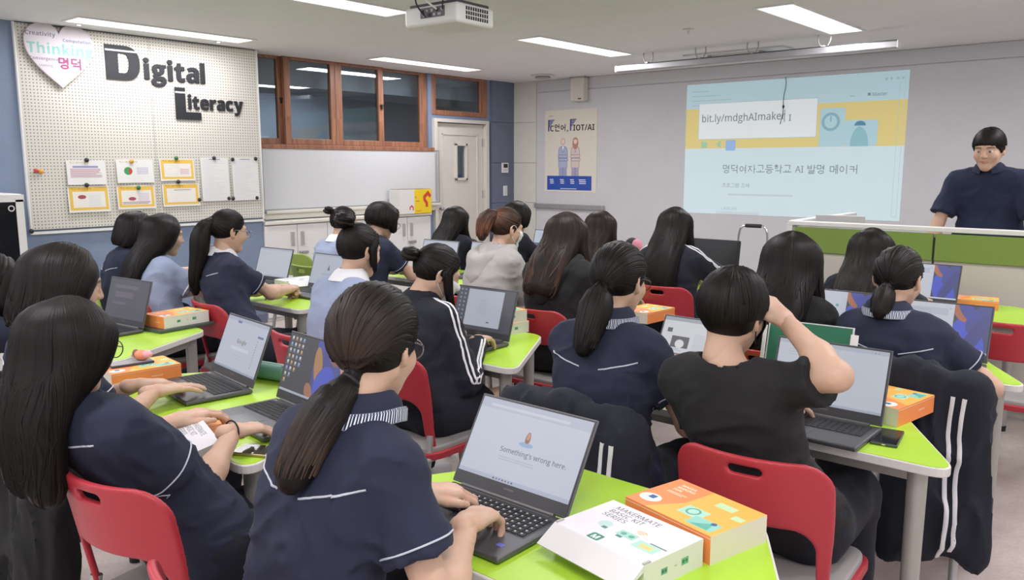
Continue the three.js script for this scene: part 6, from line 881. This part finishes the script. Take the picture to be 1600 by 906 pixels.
seated({ seed: 15, label: 'student with shoulder-length dark hair in navy beside the pegboard', ...nav, collar: null, head: hd(216, 360, -2.42), pel: [-5.3, -2.3], yaw: -12, pitch: 18, style: 'long', len: 0.13, puff: 1.05, detail: 2, hands: [{ at: [-5.15, 0.8, -2.62] }, { at: [-4.9, 0.86, -2.5], pose: 'rest' }] }, 'green', 'green chair of the student beside the pegboard');
seated({ seed: 16, label: 'student with long wavy hair in a light blue shirt', head: hd(258, 366, -2.27), pel: [-4.45, -2.2], yaw: -6, pitch: 14, style: 'long', len: 0.36, maxPhi: 1.9, frontPhi: 3, top: PALEBLUE, cuffTrim: 'wide', detail: 1, hands: [{ at: [-4.62, 0.78, -2.62] }, { at: [-4.3, 0.78, -2.6] }] }, 'red', 'red chair of the light blue shirt with long wavy hair');
seated({ seed: 17, label: 'student with a long high ponytail and glasses resting her forearm on the table', ...nav, collar: 'white', head: hd(358, 360, -2.45), pel: [-3.9, -2.34], yaw: -6, pitch: 12, style: 'pony', tie: [0, 0.12, 1], len: 0.44, thick: 1.45, detail: 1, glasses: 'silver', hands: [{ at: [-4.24, 0.785, -2.8], pose: 'grip', dir: [0.5, 0, -0.8] }, { at: [-4.13, 0.785, -2.77], pose: 'grip', dir: [-0.6, 0, -0.8], pole: [1, -0.8, 0.2] }], hairLabel: 'long dark ponytail' }, 'red', 'red chair of the student with the long high ponytail');
seated({ seed: 18, label: 'student with a side bun in a light blue shirt near the cabinets', head: hd(538, 348, -3.72), pel: [-4.83, -3.6], yaw: 0, pitch: 14, style: 'bun', tie: [-0.5, 0.35, 0.8], bunR: 0.8, top: PALEBLUE, collar: 'white', detail: 2, hands: [{ at: [-4.95, 0.78, -4.0] }, { at: [-4.75, 0.78, -4.0] }] }, 'green', 'green chair of the student with the side bun');
seated({ seed: 19, label: 'student with a top bun and white collar in a light blue shirt', head: hd(562, 390, -2.33), pel: [-2.88, -2.16], yaw: -2, pitch: 14, style: 'bun', tie: [0, 0.62, 0.62], bunR: 1.02, sidelocks: 0.12, top: PALEBLUE, collar: 'white', cuffTrim: 'wide', detail: 1, hands: [{ at: [-3.05, 0.78, -2.62] }, { at: [-2.78, 0.78, -2.62] }] }, 'red', 'red chair of the student with the top bun');
seated({ seed: 20, label: 'student in navy with a chin-length fringe and glasses bending to a laptop', ...nav, collar: null, head: hd(600, 343, -3.66), pel: [-4.26, -3.5], yaw: -4, pitch: 26, style: 'long', len: 0.06, maxPhi: 1.55, bangs: true, sidelocks: 0.1, detail: 1, glasses: 'dark', hands: [{ at: [-4.35, 0.78, -3.98], pose: 'rest' }, { at: [-4.12, 0.78, -3.95], pose: 'rest' }] }, 'green', 'green chair of the student bending with glasses');
seated({ seed: 21, label: 'masked student with a low bun in a navy track jacket with white stripes', head: hd(684, 426, -2.36), pel: [-2.36, -2.2], yaw: 2, turn: -28, pitch: 28, style: 'bun', tie: [0, -0.02, 1], bunR: 0.85, sidelocks: 0.2, top: NAVYDARK, topName: 'track_jacket', sleeve: 2, stripes: true, collar: 'self', neckR: 0.06, mask: 'white', detail: 1, bottom: NAVYDARK, bottomType: 'shorts', hands: [{ at: [-2.62, 0.785, -2.52] }, { at: [-2.3, 0.79, -2.46], dir: [-0.35, -0.1, -0.9], pose: 'rest' }] }, 'red', 'red chair of the masked student in the track jacket');
seated({ seed: 22, label: 'student with long black hair in navy seen from behind by the door', head: hd(714, 345, -4.8), pel: [-4.66, -4.72], yaw: 4, pitch: 16, style: 'long', len: 0.4, top: NAVYDARK, detail: 2, sleeve: 2, hands: [{ at: [-4.75, 0.78, -5.25] }, { at: [-4.55, 0.78, -5.25] }] }, 'green', 'green chair of the student with long black hair by the door');
seated({ seed: 23, label: 'masked student with a brown ponytail in a grey hooded sweatshirt', head: hd(792, 356, -3.62), pel: [-3.08, -3.36], yaw: -10, turn: -6, pitch: 14, style: 'pony', tie: [0, 0.42, 0.9], lift: 0.1, len: 0.2, thick: 1.35, color: [0.0413, 0.021, 0.0135], tipColor: [0.17, 0.075, 0.045], top: GREYKNIT, topName: 'hooded_sweatshirt', sleeve: 2, hood: true, loose: 0.03, mask: 'white', detail: 1, hands: [{ at: [-3.25, 0.78, -3.8] }, { at: [-3.0, 0.78, -3.82] }], hairLabel: 'reddish brown ponytail' }, 'red', 'red chair of the grey hooded student');
seated({ seed: 24, label: 'student with dark hair bending in front of the poster wall', head: hd(810, 338, -4.95), pel: [-4.12, -4.78], yaw: -8, pitch: 22, style: 'long', len: 0.1, top: NAVYDARK, sleeve: 2, detail: 2, hands: [{ at: [-4.25, 0.78, -5.25] }, { at: [-4.0, 0.78, -5.25] }] }, 'green', 'green chair of the student bending before the poster wall');
seated({ seed: 25, label: 'student with long brown hair over a black hooded sweatshirt', head: hd(887, 368, -3.42), pel: [-2.52, -3.3], yaw: 2, pitch: 12, style: 'long', len: 0.3, puff: 1.05, tipColor: [0.075, 0.04, 0.028], color: [0.018, 0.012, 0.0097], top: BLACK, topName: 'hooded_sweatshirt', sleeve: 2, hood: true, loose: 0.028, detail: 1, hands: [{ at: [-2.65, 0.78, -3.8] }, { at: [-2.4, 0.78, -3.8] }], hairLabel: 'long brown hair' }, 'red', 'red chair of the black hooded student');
seated({ seed: 26, label: 'student with straight brown hair seen from behind under the poster', head: hd(940, 356, -4.65), pel: [-3.16, -4.55], yaw: 4, pitch: 10, style: 'long', len: 0.34, color: [0.0195, 0.012, 0.0097], tipColor: [0.05, 0.028, 0.02], top: NAVYDARK, sleeve: 2, detail: 2, hands: [{ at: [-3.3, 0.78, -5.0] }, { at: [-3.05, 0.78, -5.0] }] }, 'red', 'red chair of the straight brown haired student');
const P17 = seated({ seed: 27, ...nav, label: 'student with a low black ponytail in a navy polo beside the black shirt', head: hd(968, 436, -2.18), pel: [-1.36, -2.04], yaw: 6, turn: -4, pitch: 12, style: 'pony', tie: [0, -0.6, 0.8], len: 0.2, thick: 1.45, detail: 0, puff: 1.04, wide: 1.08, glasses: 'dark', hands: [{ at: [-1.5, 0.775, -2.45] }, { at: [-1.22, 0.775, -2.4] }], hairLabel: 'low black ponytail' }, 'red', 'red chair of the low-ponytail student beside the black shirt');
seated({ seed: 29, label: 'student with very long dark hair in a navy jacket with white shoulder stripes', head: hd(1056, 354, -4.45), pel: [-2.45, -4.38], yaw: 6, pitch: 12, style: 'long', len: 0.42, top: NAVYDARK, topName: 'track_jacket', sleeve: 2, stripes: true, loose: 0.026, detail: 1, hands: [{ at: [-2.6, 0.78, -4.85] }, { at: [-2.22, 0.78, -4.85] }] }, 'red', 'red chair of the student in the striped navy jacket');
const P20 = seated({ seed: 30, label: 'student with short black hair in a black tee holding a hand to the head', head: hd(1146, 486, -2.03), pel: [-0.83, -2.14], yaw: 6, turn: -8, pitch: 8, roll: -4, style: 'short', puff: 1.1, top: BLACK, detail: 0, mask: 'black', wide: 0.95, shoulder: 0.142, cuffTrim: null, neckR: 0.072, tieDrop: 0, hands: [{ at: [-0.98, 0.78, -2.36], pose: 'rest' }, { at: hd(1228, 502, -2.08), elbow: hd(1308, 588, -1.96), dir: [-0.75, 0.55, -0.15], palm: [-0.6, -0.7, -0.2], pose: 'rest' }], shrug: [0, 0.02], sleeve: 0.72 }, 'red', 'red chair of the black-shirted student', 0.085);
seated({ seed: 31, label: 'student with very long straight black hair before the icon screen', head: hd(1238, 410, -3.22), pel: [-1.27, -3.17], yaw: 2, pitch: 12, style: 'long', len: 0.44, puff: 1.12, thick: 1.15, top: BLACK, detail: 1, sleeve: 2, hands: [{ at: [-1.36, 0.78, -3.5] }, { at: [-1.15, 0.78, -3.5] }], hairLabel: 'very long black hair' }, 'red', 'red chair of the very long-haired student');
seated({ seed: 32, label: 'student with long dark hair sitting against the green partition', head: hd(1362, 394, -4.38), pel: [-1.3, -4.3], yaw: 0, pitch: 14, style: 'long', len: 0.4, puff: 1.1, top: NAVYDARK, detail: 1, sleeve: 2, hands: [{ at: [-1.4, 0.78, -4.8] }, { at: [-1.15, 0.78, -4.8] }], tipColor: [0.035, 0.024, 0.02], hairLabel: 'long dark brown hair' }, 'red', 'red chair of the student against the partition');
const P23 = seated({ seed: 33, ...nav, label: 'student with a short low ponytail in a navy polo before the blue split screen', head: hd(1404, 434, -3.2), pel: [-0.75, -3.17], yaw: 2, turn: -8, pitch: 16, style: 'pony', tie: [0, -0.68, 0.72], len: 0.13, thick: 1.05, detail: 1, wide: 1.06, hands: [{ at: [-0.98, 0.78, -3.4] }, { at: [-0.66, 0.785, -3.4], pole: [1, -0.7, 0.3] }], hairLabel: 'short low ponytail' }, 'red', 'red chair with a striped navy jacket hung over it');
person({ seed: 34, label: 'teacher in a navy short-sleeved shirt standing behind the green partition', head: hd(1545, 232, -6.02), pel: [-1.1, -6.12], stand: true, size: 1.08, yaw: 176, pitch: 14, style: 'short', puff: 1.04, top: TEACHER, collar: 'self', cuff: false, wide: 1.25, shoulder: 0.175, detail: 1, sleeve: 0.8, loose: 0.02, hem: 0.02, skin: [0.95, 0.92, 0.9], hands: [{ at: [-0.74, 0.785, -5.86], pose: 'rest', dir: [0.1, -0.35, 0.9], pole: [1, -0.3, -0.6] }, { at: [-1.44, 0.785, -5.86], pose: 'rest', dir: [0, -0.35, 0.9], pole: [-1, -0.3, -0.6] }] });
// empty chairs
chair('green', 'empty green chair pushed up beside the low cabinets', -5.7, -4.0, 20);
chair('red', 'empty red chair in front of the partition table', -0.66, -4.42, 0);

// ---------- jackets hung on chairs ----------
function hungJacket(name, label, x, z, color, w, drop, seed, stripe) {
  const b = []; const top = 0.832, zb = z + 0.252;
  for (let i = -2; i <= 2; i++) b.push([V(x + i * w / 5, top - Math.abs(i) * 0.012, zb - 0.02 - i * i * 0.008), V(x + i * w / 4.6, top - drop * (1 - 0.08 * Math.abs(i)), zb + 0.03 + 0.02 * Math.sin(i * 2 + seed)), 0.045, 0.055]);
  for (const k of [-1, 1]) b.push([V(x + k * w * 0.5, top - 0.03, zb - 0.04), V(x + k * (w * 0.5 + 0.035), top - drop * 0.95, zb + 0.0), 0.045, 0.05]);
  const f0 = boneField(bones(b), 0.05), f = (X, Y, Z) => { let d = f0(X, Y, Z); if (Math.abs(d) < 0.06) { const w1 = noise3(X * 9 + seed, Y * 5, Z * 9), w2 = 1 - Math.abs(noise3(X * 16 + w1 * 1.5, Y * 6 + seed, Z * 16)); d -= 0.02 * (w2 * w2 - 0.35); } return d; }, [lo, hi] = boundsOf(b, 0.03);
  const g = thing(name, label, 'jacket', [x, 0, z]); const put = (n, geo, m, p = g) => part(n, geo.translate(-x, 0, -z), m, p); const body = put('body', nets(f, lo, hi, 0.011), color);
  if (stripe) for (const o of [0, 0.03]) { const q = []; for (let i = 0; i <= 16; i++) { const t = i / 16, c = castOn(f, V(x + w * 0.5 + lerp(-0.07, -0.1, t) + o + 0.2, lerp(top - 0.06, top - drop * 0.97, t), zb + 0.3), V(-0.55, 0, -0.83)); if (c) q.push(c); } put('stripe', strip(f, q, 0.0075, 0.003, 50), WHITETRIM, body); }
  return { g, f };
}
hungJacket('hung_jacket', 'black padded jacket hung over the chair of the bobbed student', -2.64, -1.05, mat(lin(0.006, 0.0065, 0.007), 0.85), 0.44, 0.56, 3, false);
hungJacket('hung_jacket', 'navy track jacket with two white stripes hung over the chair back', -0.73, -3.16, NAVYDARK, 0.42, 0.62, 6, true);

hungJacket('hung_jacket', 'navy jacket with white piping hung behind the low-ponytail student', -1.36, -2.05, NAVYDARK, 0.43, 0.45, 9, true);

renderer.render(scene, camera);
